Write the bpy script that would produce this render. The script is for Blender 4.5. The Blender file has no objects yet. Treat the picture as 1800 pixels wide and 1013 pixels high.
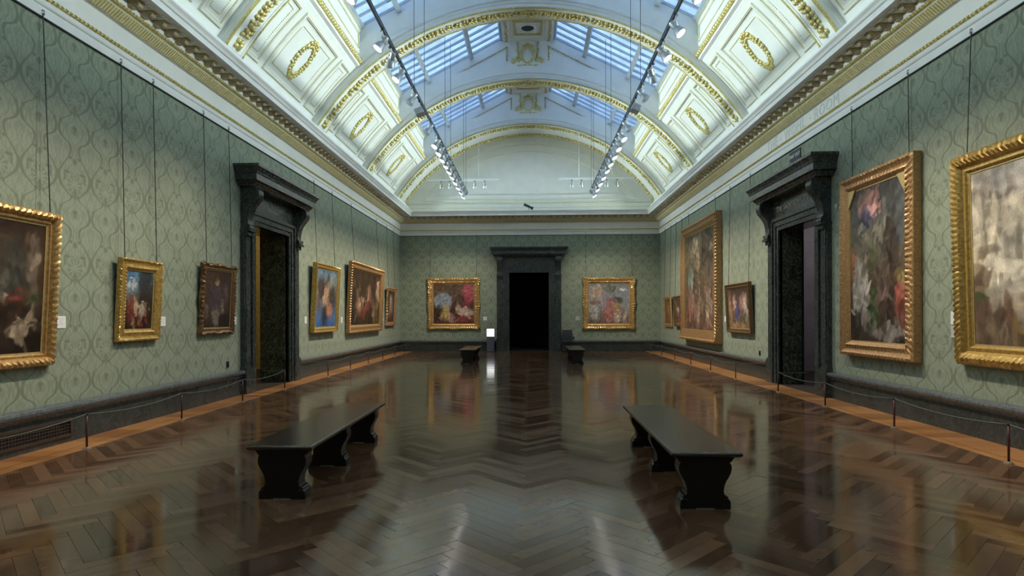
import bpy, bmesh, math, random
import numpy as np
from mathutils import Vector, Matrix

random.seed(7)
PI = math.pi
scene = bpy.context.scene
col = scene.collection

# ------------------------------------------------------------------ camera
F_PX, YAW, ROLL, PX, PY = 1057.3, 0.0385, 0.0029, 892.2, 555.94
CAM = Vector((0.0715, 0.0, 1.5))
cd = bpy.data.cameras.new('camera')
cam = bpy.data.objects.new('camera', cd)
col.objects.link(cam)
cd.sensor_width = 36.0
cd.sensor_fit = 'HORIZONTAL'
cd.lens = F_PX / 1800 * 36
cd.shift_x = (900 - PX) / 1800
cd.shift_y = (PY - 506.5) / 1800
cd.clip_start = 0.05
cam.matrix_world = (Matrix.Translation(CAM) @ Matrix.Rotation(YAW, 4, 'Z')
                    @ Matrix.Rotation(PI / 2, 4, 'X') @ Matrix.Rotation(-ROLL, 4, 'Z'))
scene.camera = cam

# ------------------------------------------------------------------ view + sky
vs = scene.view_settings
vs.view_transform = 'Standard'
vs.look = 'None'
vs.gamma = 1.0
vs.use_curve_mapping = False
vs.exposure = 0.55
world = bpy.data.worlds.new('dusk_sky')
scene.world = world
world.use_nodes = True
bg = world.node_tree.nodes['Background']
bg.inputs[0].default_value = (0.38, 0.60, 1.0, 1)
bg.inputs[1].default_value = 1.3

# ------------------------------------------------------------------ room numbers (metres)
HW, D, Y0 = 5.545, 25.65, -4.0
RAIL = 4.955
ZC, R_IN, R_COVE = 2.87, 6.31, 6.50
RIBS = [-2.95, 1.6, 6.15, 10.7, 15.25, 19.8, 24.35]
TRACK_X, TRACK_Z = 2.33, 6.2

# added fill lights: long unseen strips above the cornice, throwing evenly across to the far cove
COVE_W, SPOT_W = 305.0, 280.0
def area(name, loc, target, sx, sy, power, color, spread=PI):
    l = bpy.data.lights.new(name, 'AREA')
    l.shape = 'RECTANGLE'; l.size = sx; l.size_y = sy
    l.energy = power; l.color = color; l.spread = spread
    o = bpy.data.objects.new(name, l); col.objects.link(o)
    o.location = loc
    o.rotation_euler = (Vector(target) - Vector(loc)).to_track_quat('-Z', 'Y').to_euler()
    return o
for sx in (-1, 1):
    o = area('cove_fill_light', (sx * 5.03, 10.8, 6.02), (-sx * 5.0, 10.8, 7.75), 0.1, 29, COVE_W, (0.84, 1.0, 0.97), math.radians(44))
    o.rotation_euler = Matrix.Identity(3).to_euler()
    zax = (Vector((sx * 5.03, 0, 6.02)) - Vector((-sx * 5.0, 0, 7.75))).normalized()
    yax = Vector((0, 1, 0)); xax = yax.cross(zax)
    o.matrix_world = Matrix(((xax.x, yax.x, zax.x, sx * 5.03), (xax.y, yax.y, zax.y, 10.8), (xax.z, yax.z, zax.z, 6.02), (0, 0, 0, 1)))

def spot(loc, target, power, angle=70, color=(1.0, 0.86, 0.66), blend=1.0):
    l = bpy.data.lights.new('spot_lamp', 'SPOT')
    l.energy = power; l.color = color; l.spot_size = math.radians(angle); l.spot_blend = blend
    l.shadow_soft_size = 0.05
    o = bpy.data.objects.new('spot_lamp', l); col.objects.link(o)
    o.location = loc
    o.rotation_euler = (Vector(target) - Vector(loc)).to_track_quat('-Z', 'Y').to_euler()
    return o

# ------------------------------------------------------------------ mesh helpers
OCT = None
def _octa():
    bm = bmesh.new(); bmesh.ops.create_icosphere(bm, subdivisions=1, radius=1)
    vs_ = [v.co.copy() for v in bm.verts]; fs_ = [[v.index for v in f.verts] for f in bm.faces]
    bm.free(); return vs_, fs_
class MB:
    def __init__(s): s.v = []; s.f = []
    def add(s, vs_, fs_):
        b = len(s.v); s.v += [tuple(p) for p in vs_]; s.f += [tuple(i + b for i in f) for f in fs_]
    def box(s, x0, x1, y0, y1, z0, z1, P=None):
        c = [(x, y, z) for z in (z0, z1) for y in (y0, y1) for x in (x0, x1)]
        if P: c = [P(*p) for p in c]
        s.add(c, [(0, 1, 3, 2), (4, 6, 7, 5), (0, 4, 5, 1), (2, 3, 7, 6), (0, 2, 6, 4), (1, 5, 7, 3)])
    def loft(s, rings, closed=True, caps=True):
        n = len(rings[0]); b = len(s.v)
        for r in rings: s.v += [tuple(p) for p in r]
        for k in range(len(rings) - 1):
            for i in range(n if closed else n - 1):
                j = (i + 1) % n
                s.f.append((b + k * n + i, b + k * n + j, b + (k + 1) * n + j, b + (k + 1) * n + i))
        if caps and closed:
            s.f.append(tuple(b + i for i in range(n)))
            s.f.append(tuple(b + (len(rings) - 1) * n + i for i in reversed(range(n))))
    def prism(s, pts, fn, t0, t1):
        s.loft([[fn(a, b_, t0) for a, b_ in pts], [fn(a, b_, t1) for a, b_ in pts]])
    def tube(s, path, r, n=6, caps=True):
        path = [Vector(p) for p in path]; rings = []
        up = Vector((0, 0, 1)); d0 = (path[1] - path[0]).normalized()
        if abs(d0.z) > .9: up = Vector((1, 0, 0))
        for i, p in enumerate(path):
            d = (path[min(i + 1, len(path) - 1)] - path[max(i - 1, 0)]).normalized()
            a = d.cross(up).normalized(); b_ = a.cross(d)
            rr = r[i] if isinstance(r, (list, tuple)) else r
            rings.append([p + a * (rr * math.cos(2 * PI * k / n)) + b_ * (rr * math.sin(2 * PI * k / n)) for k in range(n)])
        s.loft(rings, True, caps)
    def lathe(s, prof, org=(0, 0, 0), ax=Vector((0, 0, 1)), n=16):
        ax = Vector(ax).normalized(); org = Vector(org)
        a = ax.cross(Vector((1, 0, 0)) if abs(ax.x) < .8 else Vector((0, 1, 0))).normalized(); b_ = ax.cross(a)
        s.loft([[org + ax * h + (a * math.cos(2 * PI * k / n) + b_ * math.sin(2 * PI * k / n)) * max(r, 1e-4) for k in range(n)] for r, h in prof])
    def lump(s, c, r, axes=None):
        global OCT
        if OCT is None: OCT = _octa()
        c = Vector(c); r = (r, r, r) if not isinstance(r, (tuple, list)) else r
        A = axes or (Vector((1, 0, 0)), Vector((0, 1, 0)), Vector((0, 0, 1)))
        s.add([c + A[0] * (p.x * r[0]) + A[1] * (p.y * r[1]) + A[2] * (p.z * r[2]) for p in OCT[0]], OCT[1])
    def mesh(s, name, mat, smooth=False):
        me = bpy.data.meshes.new(name); me.from_pydata(s.v, [], s.f)
        bm = bmesh.new(); bm.from_mesh(me); bmesh.ops.recalc_face_normals(bm, faces=bm.faces); bm.to_mesh(me); bm.free()
        if mat: me.materials.append(mat)
        if smooth:
            me.polygons.foreach_set('use_smooth', [True] * len(me.polygons))
            if smooth == 'auto': me.set_sharp_from_angle(angle=math.radians(35))
        return me
    def build(s, name, mat, parent=None, smooth=False): return put(name, s.mesh(name, mat, smooth), parent)
def put(name, me, parent=None, loc=None, mat4=None):
    o = bpy.data.objects.new(name, me); col.objects.link(o)
    if parent: o.parent = parent
    if mat4 is not None: o.matrix_local = mat4
    if loc is not None: o.location = loc
    return o
def empty(name, loc=(0, 0, 0), mat4=None):
    o = bpy.data.objects.new(name, None); col.objects.link(o); o.empty_display_size = .1
    o.location = loc
    if mat4 is not None: o.matrix_world = mat4
    return o
def tag(o, label=None, cat=None, group=None, kind=None):
    if label: o['label'] = label
    if cat: o['category'] = cat
    if group: o['group'] = group
    if kind: o['kind'] = kind
    return o
def copy_tree(o, parent=None):
    c = o.copy(); col.objects.link(c)
    if parent: c.parent = parent
    for ch in [x for x in bpy.data.objects if x.parent == o]: copy_tree(ch, c)
    return c
def bx(name, mat, parent, *a, P=None):
    m = MB(); m.box(*a, P=P); return m.build(name, mat, parent)

# wall frames: (s along the wall, d away from the wall, z)
PL = lambda s, d, z: Vector((-HW + d, s, z))
PR = lambda s, d, z: Vector((HW - d, s, z))
PB = lambda s, d, z: Vector((s, D - d, z))
PF = lambda s, d, z: Vector((s, Y0 + d, z))
WALLS = {'left': (PL, Y0, D), 'right': (PR, Y0, D), 'back': (PB, -HW, HW), 'front': (PF, -HW, HW)}

# ------------------------------------------------------------------ materials
class X:
    """tiny expression wrapper over Math nodes"""
    def __init__(s, nt, sock): s.nt = nt; s.s = sock
    def op(s, o, b=None, c=None):
        n = s.nt.nodes.new('ShaderNodeMath'); n.operation = o
        for i, q in enumerate((s, b, c)):
            if q is None: continue
            if isinstance(q, X): s.nt.links.new(q.s, n.inputs[i])
            else: n.inputs[i].default_value = q
        return X(s.nt, n.outputs[0])
    def __add__(s, b): return s.op('ADD', b)
    def __sub__(s, b): return s.op('SUBTRACT', b)
    def __mul__(s, b): return s.op('MULTIPLY', b)
    def __truediv__(s, b): return s.op('DIVIDE', b)
    def abs(s): return s.op('ABSOLUTE')
    def fract(s): return s.op('FRACT')
    def max(s, b): return s.op('MAXIMUM', b)
    def min(s, b): return s.op('MINIMUM', b)
    def step(s, a, b):
        n = s.nt.nodes.new('ShaderNodeMapRange'); n.interpolation_type = 'SMOOTHSTEP'
        s.nt.links.new(s.s, n.inputs[0]); n.inputs[1].default_value = a; n.inputs[2].default_value = b
        return X(s.nt, n.outputs[0])
    def curve(s, pts):
        n = s.nt.nodes.new('ShaderNodeFloatCurve'); s.nt.links.new(s.s, n.inputs[1]); n.inputs[0].default_value = 1
        c = n.mapping.curves[0]
        for i, p in enumerate(pts):
            if i < 2: q = c.points[i] if i == 0 else c.points[len(c.points) - 1]; q.location = p if i == 0 else pts[-1]
        for p in pts[1:-1]: c.points.new(*p)
        n.mapping.update(); return X(s.nt, n.outputs[0])

def newmat(name):
    m = bpy.data.materials.new(name); m.use_nodes = True
    nt = m.node_tree; return m, nt, nt.nodes['Principled BSDF']
def setp(b, rough=.5, metal=0, spec=None, coat=0, coat_r=.1, ior=None):
    b.inputs['Roughness'].default_value = rough; b.inputs['Metallic'].default_value = metal
    if spec is not None: b.inputs['Specular IOR Level'].default_value = spec
    b.inputs['Coat Weight'].default_value = coat; b.inputs['Coat Roughness'].default_value = coat_r
    if ior: b.inputs['IOR'].default_value = ior
def ramp(nt, fac, stops):
    r = nt.nodes.new('ShaderNodeValToRGB'); nt.links.new(fac, r.inputs[0]); e = r.color_ramp.elements
    while len(e) < len(stops): e.new(.5)
    for i, (p, c) in enumerate(stops): e[i].position = p; e[i].color = (*c, 1)
    return r.outputs[0]
def noise(nt, scale, detail=3, rough=.55, vec=None, dist=0):
    n = nt.nodes.new('ShaderNodeTexNoise'); n.inputs['Scale'].default_value = scale; n.inputs['Detail'].default_value = detail
    n.inputs['Roughness'].default_value = rough; n.inputs['Distortion'].default_value = dist
    if vec is not None: nt.links.new(vec, n.inputs['Vector'])
    return n.outputs[0]
def pos(nt, scale=(1, 1, 1)):
    g = nt.nodes.new('ShaderNodeNewGeometry'); m = nt.nodes.new('ShaderNodeMapping'); m.inputs['Scale'].default_value = scale
    nt.links.new(g.outputs['Position'], m.inputs[0]); return m.outputs[0]
def bump(nt, b, h, strength=.2, dist=.01):
    n = nt.nodes.new('ShaderNodeBump'); n.inputs['Strength'].default_value = strength; n.inputs['Distance'].default_value = dist
    nt.links.new(h, n.inputs['Height']); nt.links.new(n.outputs[0], b.inputs['Normal'])
def mat_noise(name, c0, c1, scale=4, rough=.5, metal=0, bmp=0, detail=4, bd=.01, spec=None, coat=0, stretch=(1, 1, 1), lo=.3, hi=.7):
    m, nt, b = newmat(name); v = pos(nt, stretch); f = noise(nt, scale, detail, vec=v)
    nt.links.new(ramp(nt, f, [(lo, c0), (hi, c1)]), b.inputs['Base Color']); setp(b, rough, metal, spec, coat)
    if bmp: bump(nt, b, f, bmp, bd)
    return m
def mat_emit(name, c, strength):
    m, nt, b = newmat(name); b.inputs['Base Color'].default_value = (*c, 1)
    b.inputs['Emission Color'].default_value = (*c, 1); b.inputs['Emission Strength'].default_value = strength; return m
def mat_marble(name, c0, c1, vein, scale=3, rough=.22):
    m, nt, b = newmat(name); v = pos(nt, (1, 1, .7))
    f = noise(nt, scale, 8, .65, v, 1.2); g = noise(nt, scale * 1.7, 6, .6, v, 2.5)
    base = ramp(nt, f, [(.32, c0), (.68, c1)])
    vn = (X(nt, g) - .5).abs().step(.0, .035)
    mx = nt.nodes.new('ShaderNodeMix'); mx.data_type = 'RGBA'
    nt.links.new(vn.s, mx.inputs[0]); mx.inputs[6].default_value = (*vein, 1); nt.links.new(base, mx.inputs[7])
    nt.links.new(mx.outputs[2], b.inputs['Base Color']); setp(b, rough, 0, .5); return m

def mat_damask(name, axis):
    m, nt, b = newmat(name)
    g = nt.nodes.new('ShaderNodeNewGeometry'); sp = nt.nodes.new('ShaderNodeSeparateXYZ'); nt.links.new(g.outputs['Position'], sp.inputs[0])
    wob = X(nt, noise(nt, 18, 2, .5, g.outputs['Position']))
    s = X(nt, sp.outputs[axis]) + (wob - .5) * .012; z = X(nt, sp.outputs['Z'])
    u = ((s / .535 + .02).fract() - .5).abs()
    v = ((z - .47) / 1.03 + (wob - .5) * .01).fract()
    def cv(p): return v.curve(p)
    c1 = cv([(0, .12), (.05, .15), (.1, .3), (.15, .42), (.22, .46), (.28, .43), (.34, .33), (.38, .2), (.42, .12), (.47, .2), (.53, .34), (.6, .44), (.68, .47), (.76, .40), (.84, .28), (.92, .17), (1, .12)])
    c2 = cv([(0, .04), (.06, .05), (.12, .17), (.2, .25), (.27, .24), (.32, .1), (.36, .03), (.44, .03), (.52, .13), (.6, .2), (.67, .24), (.74, .2), (.82, .09), (.9, .05), (1, .04)])
    c3 = cv([(0, .42), (.1, .48), (.16, .36), (.24, .33), (.31, .4), (.4, .38), (.46, .45), (.55, .47), (.62, .33), (.7, .31), (.78, .44), (.88, .47), (.94, .44), (1, .42)])
    w1 = (v * 12.566).op('SINE') * .012 + .034
    band = lambda c, w: (((u - c).abs() - w) * -1).step(-.012, .012)
    pat = band(c1, w1)
    pat = pat.max(band(c2, .013) * .75)
    pat = pat.max(band(c3, .011) * .7)
    def ell(cx, cy, rx, ry):
        a = (u - cx) / rx; c = (v - cy) / ry
        return (a * a + c * c).step(1.15, .85)
    for e in ((0, .255, .075, .03), (0, .22, .03, .05), (0, .47, .03, .07), (.09, .44, .05, .018), (.24, .72, .09, .02), (.3, .66, .03, .05), (0, .86, .05, .04), (.13, .9, .05, .02), (.42, .3, .04, .02)):
        pat = pat.max(ell(*e))
    # palmette fan
    dx, dy = u, (v - .58) * 1.9
    r = (dx * dx + dy * dy).op('SQRT'); th = dx.op('ARCTAN2', dy)
    fan = ((th * 11).op('COSINE')).step(.1, .5) * r.step(.07, .1) * r.step(.25, .21)
    pat = pat.max(fan * .8)
    f1 = ((u * 25.1 + (v * 25.1).op('SINE') * 2.4).op('SINE')).abs().step(.34, .16)
    f2 = ((v * 50.2 + (u * 18.8).op('COSINE') * 3.2).op('SINE')).abs().step(.30, .12)
    f3 = ((v * 25.1 + u * 31 + (u * 37.7).op('SINE') * 1.5).op('SINE')).step(.55, .8)
    pat = pat.max((f1 * f2.op('SUBTRACT', 1.0).abs()).max(f3 * .8) * .5)
    weave = X(nt, noise(nt, 120, 2, .5, pos(nt, (1, 1, 4))))
    mx = nt.nodes.new('ShaderNodeMix'); mx.data_type = 'RGBA'
    nt.links.new((pat * (weave * .5 + .7)).s, mx.inputs[0])
    tone = noise(nt, .7, 3)
    nt.links.new(ramp(nt, tone, [(.3, (.255, .30, .225)), (.7, (.285, .335, .25))]), mx.inputs[6])
    mx.inputs[7].default_value = (.155, .182, .125, 1)
    nt.links.new(mx.outputs[2], b.inputs['Base Color']); setp(b, .62, 0, .35)
    b.inputs['Sheen Weight'].default_value = .12
    bump(nt, b, (weave * .3 + pat).s, .12, .002); return m

def mat_floor(name, c0, c1, rough, stretch, jitter=1.0):
    m, nt, b = newmat(name); g = nt.nodes.new('ShaderNodeNewGeometry')
    oi = nt.nodes.new('ShaderNodeObjectInfo')
    rnd = (X(nt, g.outputs['Random Per Island']) + X(nt, oi.outputs['Random'])).fract()
    gr = X(nt, noise(nt, 9, 5, .65, pos(nt, stretch)))
    f = rnd * .65 * jitter + gr * .5
    nt.links.new(ramp(nt, f.s, [(.1, c0), (.95, c1)]), b.inputs['Base Color'])
    setp(b, rough, 0, .7, 0)
    big = X(nt, noise(nt, 2.2, 3, .6, g.outputs['Position']))
    rr = big.step(.25, .8) * .05 + rnd * .07 + (rough - .055); nt.links.new(rr.s, b.inputs['Roughness'])
    bump(nt, b, (gr * .35 + X(nt, noise(nt, 14, 2, .5, pos(nt, (.35, 1.6, 1))))).s, .05, .003); return m

M = {}
M['wall'] = mat_damask('green_silk_damask', 'Y')
M['wall_x'] = mat_damask('green_silk_damask_end', 'X')
M['white'] = mat_noise('cream_plaster', (.76, .79, .76), (.82, .845, .815), 3, .55)
M['white2'] = mat_noise('cream_frieze', (.70, .715, .70), (.76, .775, .76), 3, .5)
M['gold'] = mat_noise('gilding', (.50, .41, .13), (.86, .76, .36), 28, .36, .5, .25, bd=.004)
M['gilt_line'] = mat_noise('pale_gilt_line', (.66, .62, .40), (.78, .74, .52), 14, .42, .2)
M['antique_gilt'] = mat_noise('antique_gilt', (.42, .34, .15), (.66, .56, .30), 22, .42, .35, .3, bd=.004)
M['modillion'] = mat_noise('shaded_gilt_plaster', (.36, .30, .21), (.50, .43, .31), 16, .5, .1)  # gilding with its warm shade put into the colour as brown
M['egg'] = mat_noise('gilt_cream_plaster', (.68, .61, .34), (.84, .77, .47), 16, .42, .2)
M['dado'] = mat_marble('slate_green_marble', (.022, .028, .027), (.042, .05, .05), (.06, .072, .07), 3, .25)
M['dado_cap'] = mat_marble('cap_reflection_marble', (.05, .062, .068), (.095, .11, .12), (.15, .17, .18), 5, .25)  # dado marble made paler and bluer: the reflection on top is in the colour
M['door'] = mat_marble('dark_green_marble', (.020, .028, .027), (.046, .055, .052), (.085, .1, .09), 3, .24)
M['reveal'] = mat_marble('veined_green_marble', (.016, .022, .014), (.075, .088, .05), (.2, .2, .12), 3, .16)
M['parquet'] = mat_floor('dark_parquet', (.042, .020, .010), (.19, .102, .052), .115, (1, 1, 1))
M['border'] = mat_floor('orange_oak', (.20, .08, .024), (.44, .21, .068), .33, (.6, 6, 1), 1.0)
M['floor_base'] = mat_noise('floor_joint', (.012, .007, .004), (.02, .012, .007), 5, .6)
M['bench'] = mat_noise('ebonised_wood', (.008, .006, .005), (.014, .010, .008), 6, .3, stretch=(6, 1, 6))
M['bench_top'] = mat_noise('polished_bench_top', (.030, .017, .011), (.058, .034, .022), 6, .22, stretch=(8, 1, 8))
M['post'] = mat_noise('oxblood_metal', (.05, .012, .008), (.09, .025, .016), 8, .35, .2)
M['chrome'] = mat_noise('brushed_steel', (.40, .38, .35), (.55, .52, .48), 20, .3, .9)
M['cord'] = mat_noise('grey_green_cord', (.045, .06, .045), (.08, .10, .08), 60, .7)
M['dark_metal'] = mat_noise('dark_metal', (.02, .025, .03), (.04, .048, .055), 10, .4, .5)
M['grey_metal'] = mat_noise('grey_lamp_metal', (.28, .31, .34), (.40, .43, .46), 10, .4, .4)
M['track'] = mat_noise('slate_track', (.06, .085, .11), (.10, .13, .16), 10, .35, .4)
M['white_metal'] = mat_noise('white_enamel', (.80, .83, .84), (.86, .88, .89), 10, .4)
M['lens'] = mat_emit('lit_lens', (1.0, .93, .85), 8)
M['lens_off'] = mat_noise('unlit_lens', (.25, .3, .36), (.4, .45, .5), 10, .15, .3)
M['chain'] = mat_noise('dark_brass_chain', (.035, .038, .03), (.06, .06, .05), 80, .5, .5)
M['card'] = mat_noise('white_card', (.74, .76, .78), (.8, .82, .84), 5, .6)
M['card_print'] = mat_noise('grey_print', (.38, .39, .4), (.5, .5, .5), 60, .6)
M['black'] = mat_noise('black_leather', (.008, .009, .011), (.018, .02, .024), 20, .45, 0, .2)
M['slate'] = mat_noise('slate_vinyl', (.012, .015, .021), (.02, .024, .032), 20, .5)
M['stand'] = mat_noise('grey_stand', (.075, .075, .10), (.10, .10, .13), 6, .45)
M['screen'] = mat_emit('lit_white_panel', (.95, .97, 1.0), 1.3)
M['purlin'] = mat_noise('painted_glazing_bar', (.40, .47, .54), (.5, .57, .63), 5, .5)
M['letter'] = mat_noise('dull_brass_letter', (.20, .20, .16), (.28, .28, .23), 20, .5, .2)
M['letter_white'] = mat_noise('white_letter', (.7, .72, .75), (.8, .82, .84), 20, .5)
M['carved'] = mat_noise('carved_letter', (.50, .54, .55), (.58, .62, .62), 20, .6)
M['sign'] = mat_noise('navy_sign', (.012, .018, .03), (.022, .03, .045), 10, .4)
M['ochre'] = mat_noise('ochre_silk', (.42, .30, .06), (.58, .42, .10), 6, .6)
M['mauve'] = mat_noise('mauve_plaster', (.20, .18, .21), (.26, .24, .27), 3, .7)
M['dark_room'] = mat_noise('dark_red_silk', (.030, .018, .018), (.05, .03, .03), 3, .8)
M['grille'] = mat_noise('brown_iron_grille', (.05, .035, .026), (.085, .06, .045), 15, .5, .4)
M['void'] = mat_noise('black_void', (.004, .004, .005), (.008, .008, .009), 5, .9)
def mat_glass():
    m = bpy.data.materials.new('sky_pane'); m.use_nodes = True; nt = m.node_tree; nt.nodes.clear()
    o = nt.nodes.new('ShaderNodeOutputMaterial'); t = nt.nodes.new('ShaderNodeBsdfTransparent'); g = nt.nodes.new('ShaderNodeBsdfGlossy')
    gd = nt.nodes.new('ShaderNodeNewGeometry'); r = X(nt, gd.outputs['Random Per Island'])
    n = X(nt, noise(nt, 1.3, 3, .6, gd.outputs['Position']))
    k = n.step(.3, .7) * .16 + .8
    cmb = nt.nodes.new('ShaderNodeCombineColor')
    nt.links.new((k * .96).s, cmb.inputs[0]); nt.links.new((k * .98).s, cmb.inputs[1]); nt.links.new(k.s, cmb.inputs[2])
    nt.links.new(cmb.outputs[0], t.inputs[0]); g.inputs['Roughness'].default_value = .15
    mx = nt.nodes.new('ShaderNodeMixShader'); mx.inputs[0].default_value = .05
    nt.links.new(t.outputs[0], mx.inputs[1]); nt.links.new(g.outputs[0], mx.inputs[2]); nt.links.new(mx.outputs[0], o.inputs[0]); return m
M['glass'] = mat_glass()
def mat_canvas():
    m, nt, b = newmat('oil_on_canvas'); a = nt.nodes.new('ShaderNodeAttribute'); a.attribute_name = 'Col'
    n = noise(nt, 35, 5, .7, pos(nt, (1, 1, .6)), 1.5)
    mx = nt.nodes.new('ShaderNodeMix'); mx.data_type = 'RGBA'; mx.blend_type = 'MULTIPLY'; mx.inputs[0].default_value = .8
    nt.links.new(a.outputs['Color'], mx.inputs[6]); nt.links.new(ramp(nt, n, [(.25, (.55, .55, .55)), (.7, (1.25, 1.22, 1.18))]), mx.inputs[7])
    nt.links.new(mx.outputs[2], b.inputs['Base Color']); setp(b, .4, 0, .35); bump(nt, b, n, .15, .003); return m
M['canvas'] = mat_canvas()

# ================================================================== STRUCTURE
# ---- door openings in each wall: centre s, half opening
OW, OH = .84, 3.35
DOORS = {'left': 12.80, 'right': 12.52, 'back': 0.0}
def wall(side, top, mat):
    P, s0, s1 = WALLS[side]; m = MB()
    def q(a, b, z0, z1): m.add([P(a, 0, z0), P(b, 0, z0), P(b, 0, z1), P(a, 0, z1)], [(0, 1, 2, 3)])
    if side in DOORS:
        c = DOORS[side]; o = OW + .15
        q(s0, c - o, 0, top); q(c + o, s1, 0, top); q(c - o, c + o, OH + .15, top)
    else: q(s0, s1, 0, top)
    w = m.build('wall_' + side, mat); tag(w, kind='structure'); return w
wall('left', 6.45, M['wall']); wall('right', 6.45, M['wall']); wb = wall('back', 5.1, M['wall_x']); wf = wall('front', 5.1, M['wall_x'])

# ---- floor
XL, XR = -5.0, 4.9
fl = MB(); fl.add([(-HW - .1, Y0, -.006), (HW + .1, Y0, -.006), (HW + .1, D + .1, -.006), (-HW - .1, D + .1, -.006)], [(0, 1, 2, 3)])
floor = fl.build('floor', M['floor_base']); tag(floor, kind='structure')
PW, PN = .105, 6
def clip(poly, x0, x1, y0, y1):
    for ax, lim, sg in ((0, x0, 1), (0, x1, -1), (1, y0, 1), (1, y1, -1)):
        out = []
        for i in range(len(poly)):
            a, b = poly[i], poly[(i + 1) % len(poly)]
            da, db = sg * (a[ax] - lim), sg * (b[ax] - lim)
            if da >= 0: out.append(a)
            if (da >= 0) != (db >= 0):
                t = da / (da - db); out.append((a[0] + t * (b[0] - a[0]), a[1] + t * (b[1] - a[1])))
        poly = out
        if len(poly) < 3: return []
    return poly
def project(p):
    d = Vector(p) - CAM; c, s = math.cos(YAW), math.sin(YAW)
    xc = d.x * c + d.y * s; zc = d.y * c - d.x * s
    if zc < .2: return None
    return PX + F_PX * xc / zc, PY - F_PX * d.z / zc
q2 = PW / math.sqrt(2); GAP = .0007
planks = []
for k in range(-16, 17):
    for i in range(-120, 330):
        for kind in (0, 1):
            a0, b0 = i + 2 * PN * k, i
            if kind == 0: r = (a0, a0 + PN, b0, b0 + 1)
            else: r = (a0 + PN, a0 + PN + 1, b0 + 1 - PN, b0 + 1)
            ca, cb = (r[0] + r[1]) / 2, (r[2] + r[3]) / 2
            cx, cy = (ca - cb) * q2 + .02, (ca + cb) * q2
            if not (XL - .5 < cx < XR + .5 and Y0 - .5 < cy < D + .5): continue
            planks.append((cx, cy, kind))
def plank_poly(cx, cy, kind, g=GAP):
    L, W = PW * PN / 2 - g, PW / 2 - g
    ang = PI / 4 if kind == 0 else -PI / 4      # a-axis maps to (1,1), b-axis to (-1,1)
    c, s = math.cos(ang), math.sin(ang)
    return [(cx + x * c - y * s, cy + x * s + y * c) for x, y in ((-L, -W), (L, -W), (L, W), (-L, W))]
def chamfer_prism(m, poly, ztop, h=.006, ch=.0014, tilt=(0, 0)):
    n = len(poly); gx = sum(p[0] for p in poly) / n; gy = sum(p[1] for p in poly) / n
    def inset(p):
        d = math.hypot(p[0] - gx, p[1] - gy) or 1; return (p[0] - (p[0] - gx) / d * ch * 1.4, p[1] - (p[1] - gy) / d * ch * 1.4)
    m.loft([[(*p, ztop - h) for p in poly], [(*p, ztop - .0012 + tilt[0] * (p[0] - gx) + tilt[1] * (p[1] - gy)) for p in poly], [(*inset(p), ztop + tilt[0] * (p[0] - gx) + tilt[1] * (p[1] - gy)) for p in poly]], True, False)
    b = len(m.v) - n; m.f.append(tuple(range(b, b + n)))
whole, cut = [], []
for p in planks:
    po = plank_poly(*p); c = clip(po, XL, XR, Y0, D)
    if not c: continue
    inside = len(c) == 4 and all(XL < x < XR and Y0 < y < D for x, y in po)
    pr = project((p[0], p[1], 0))
    vis = inside and pr and -20 < pr[0] < 1820 and pr[1] < 1030
    if vis: whole.append((math.hypot(p[0] - CAM.x, p[1]), p))
    else: cut.append(c)
whole.sort(key=lambda t: t[0])
pm = []
for kind in (0, 1):
    m = MB(); chamfer_prism(m, plank_poly(0, 0, kind), 0); pm.append(m.mesh('parquet_plank', M['parquet']))
for d_, p in whole[:298]:
    o = put('parquet_plank', pm[p[2]], floor, (p[0], p[1], random.uniform(-.0004, .0004)))
    o.rotation_euler = (random.gauss(0, .0013), random.gauss(0, .0013), 0)
m = MB()
for c in cut + [plank_poly(*p) for d_, p in whole[298:]]: chamfer_prism(m, c, random.uniform(-.0004, .0004), tilt=(random.gauss(0, .0013), random.gauss(0, .0013)))
tag(m.build('parquet', M['parquet'], floor), kind='stuff')
# orange oak border boards, laid across the strip by the walls
bmesh_cache = {}
for xa, xb in ((-HW, XL), (XR, HW)):
    y = Y0
    w = (D - Y0) / 118
    for k in range(118):
        key = xa
        if key not in bmesh_cache:
            m = MB(); chamfer_prism(m, [(xa + .002, .0016), (xb - .002, .0016), (xb - .002, w - .0016), (xa + .002, w - .0016)], .0005)
            bmesh_cache[key] = m.mesh('border_board', M['border'])
        put('border_board', bmesh_cache[key], floor, (0, y + k * w, 0))
# back-wall stone threshold strip is inside the door builder

# ---- marble dado along the walls
def runs(side):
    P, s0, s1 = WALLS[side]
    if side in DOORS:
        c = DOORS[side]; return [(s0, c - 1.365), (c + 1.365, s1)]
    return [(s0, s1)]
def sweep(m, P, prof, s0, s1, m0=0, m1=0):
    a = [P(s0 + d * m0, d, z) for d, z in prof]; b = [P(s1 - d * m1, d, z) for d, z in prof]
    m.loft([a, b], False, False)
for side in ('left', 'right', 'back', 'front'):
    P, s0, s1 = WALLS[side]; m = MB(); mc = MB()
    for a, b in runs(side):
        ma, mb_ = (1 if a == s0 else 0), (1 if b == s1 else 0)
        sweep(m, P, [(.05, 0), (.05, .335), (.05, .34)], a, b, ma, mb_)
        sweep(mc, P, [(.05, .335), (.065, .34), (.065, .365), (.085, .39), (.11, .40), (.118, .43), (.11, .455), (.06, .468), (.0, .478)], a, b, ma, mb_)
    o = m.build('baseboard_' + side, M['dado']); tag(o, kind='structure')
    mc.build('cap_moulding', M['dado_cap'], o)
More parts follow.
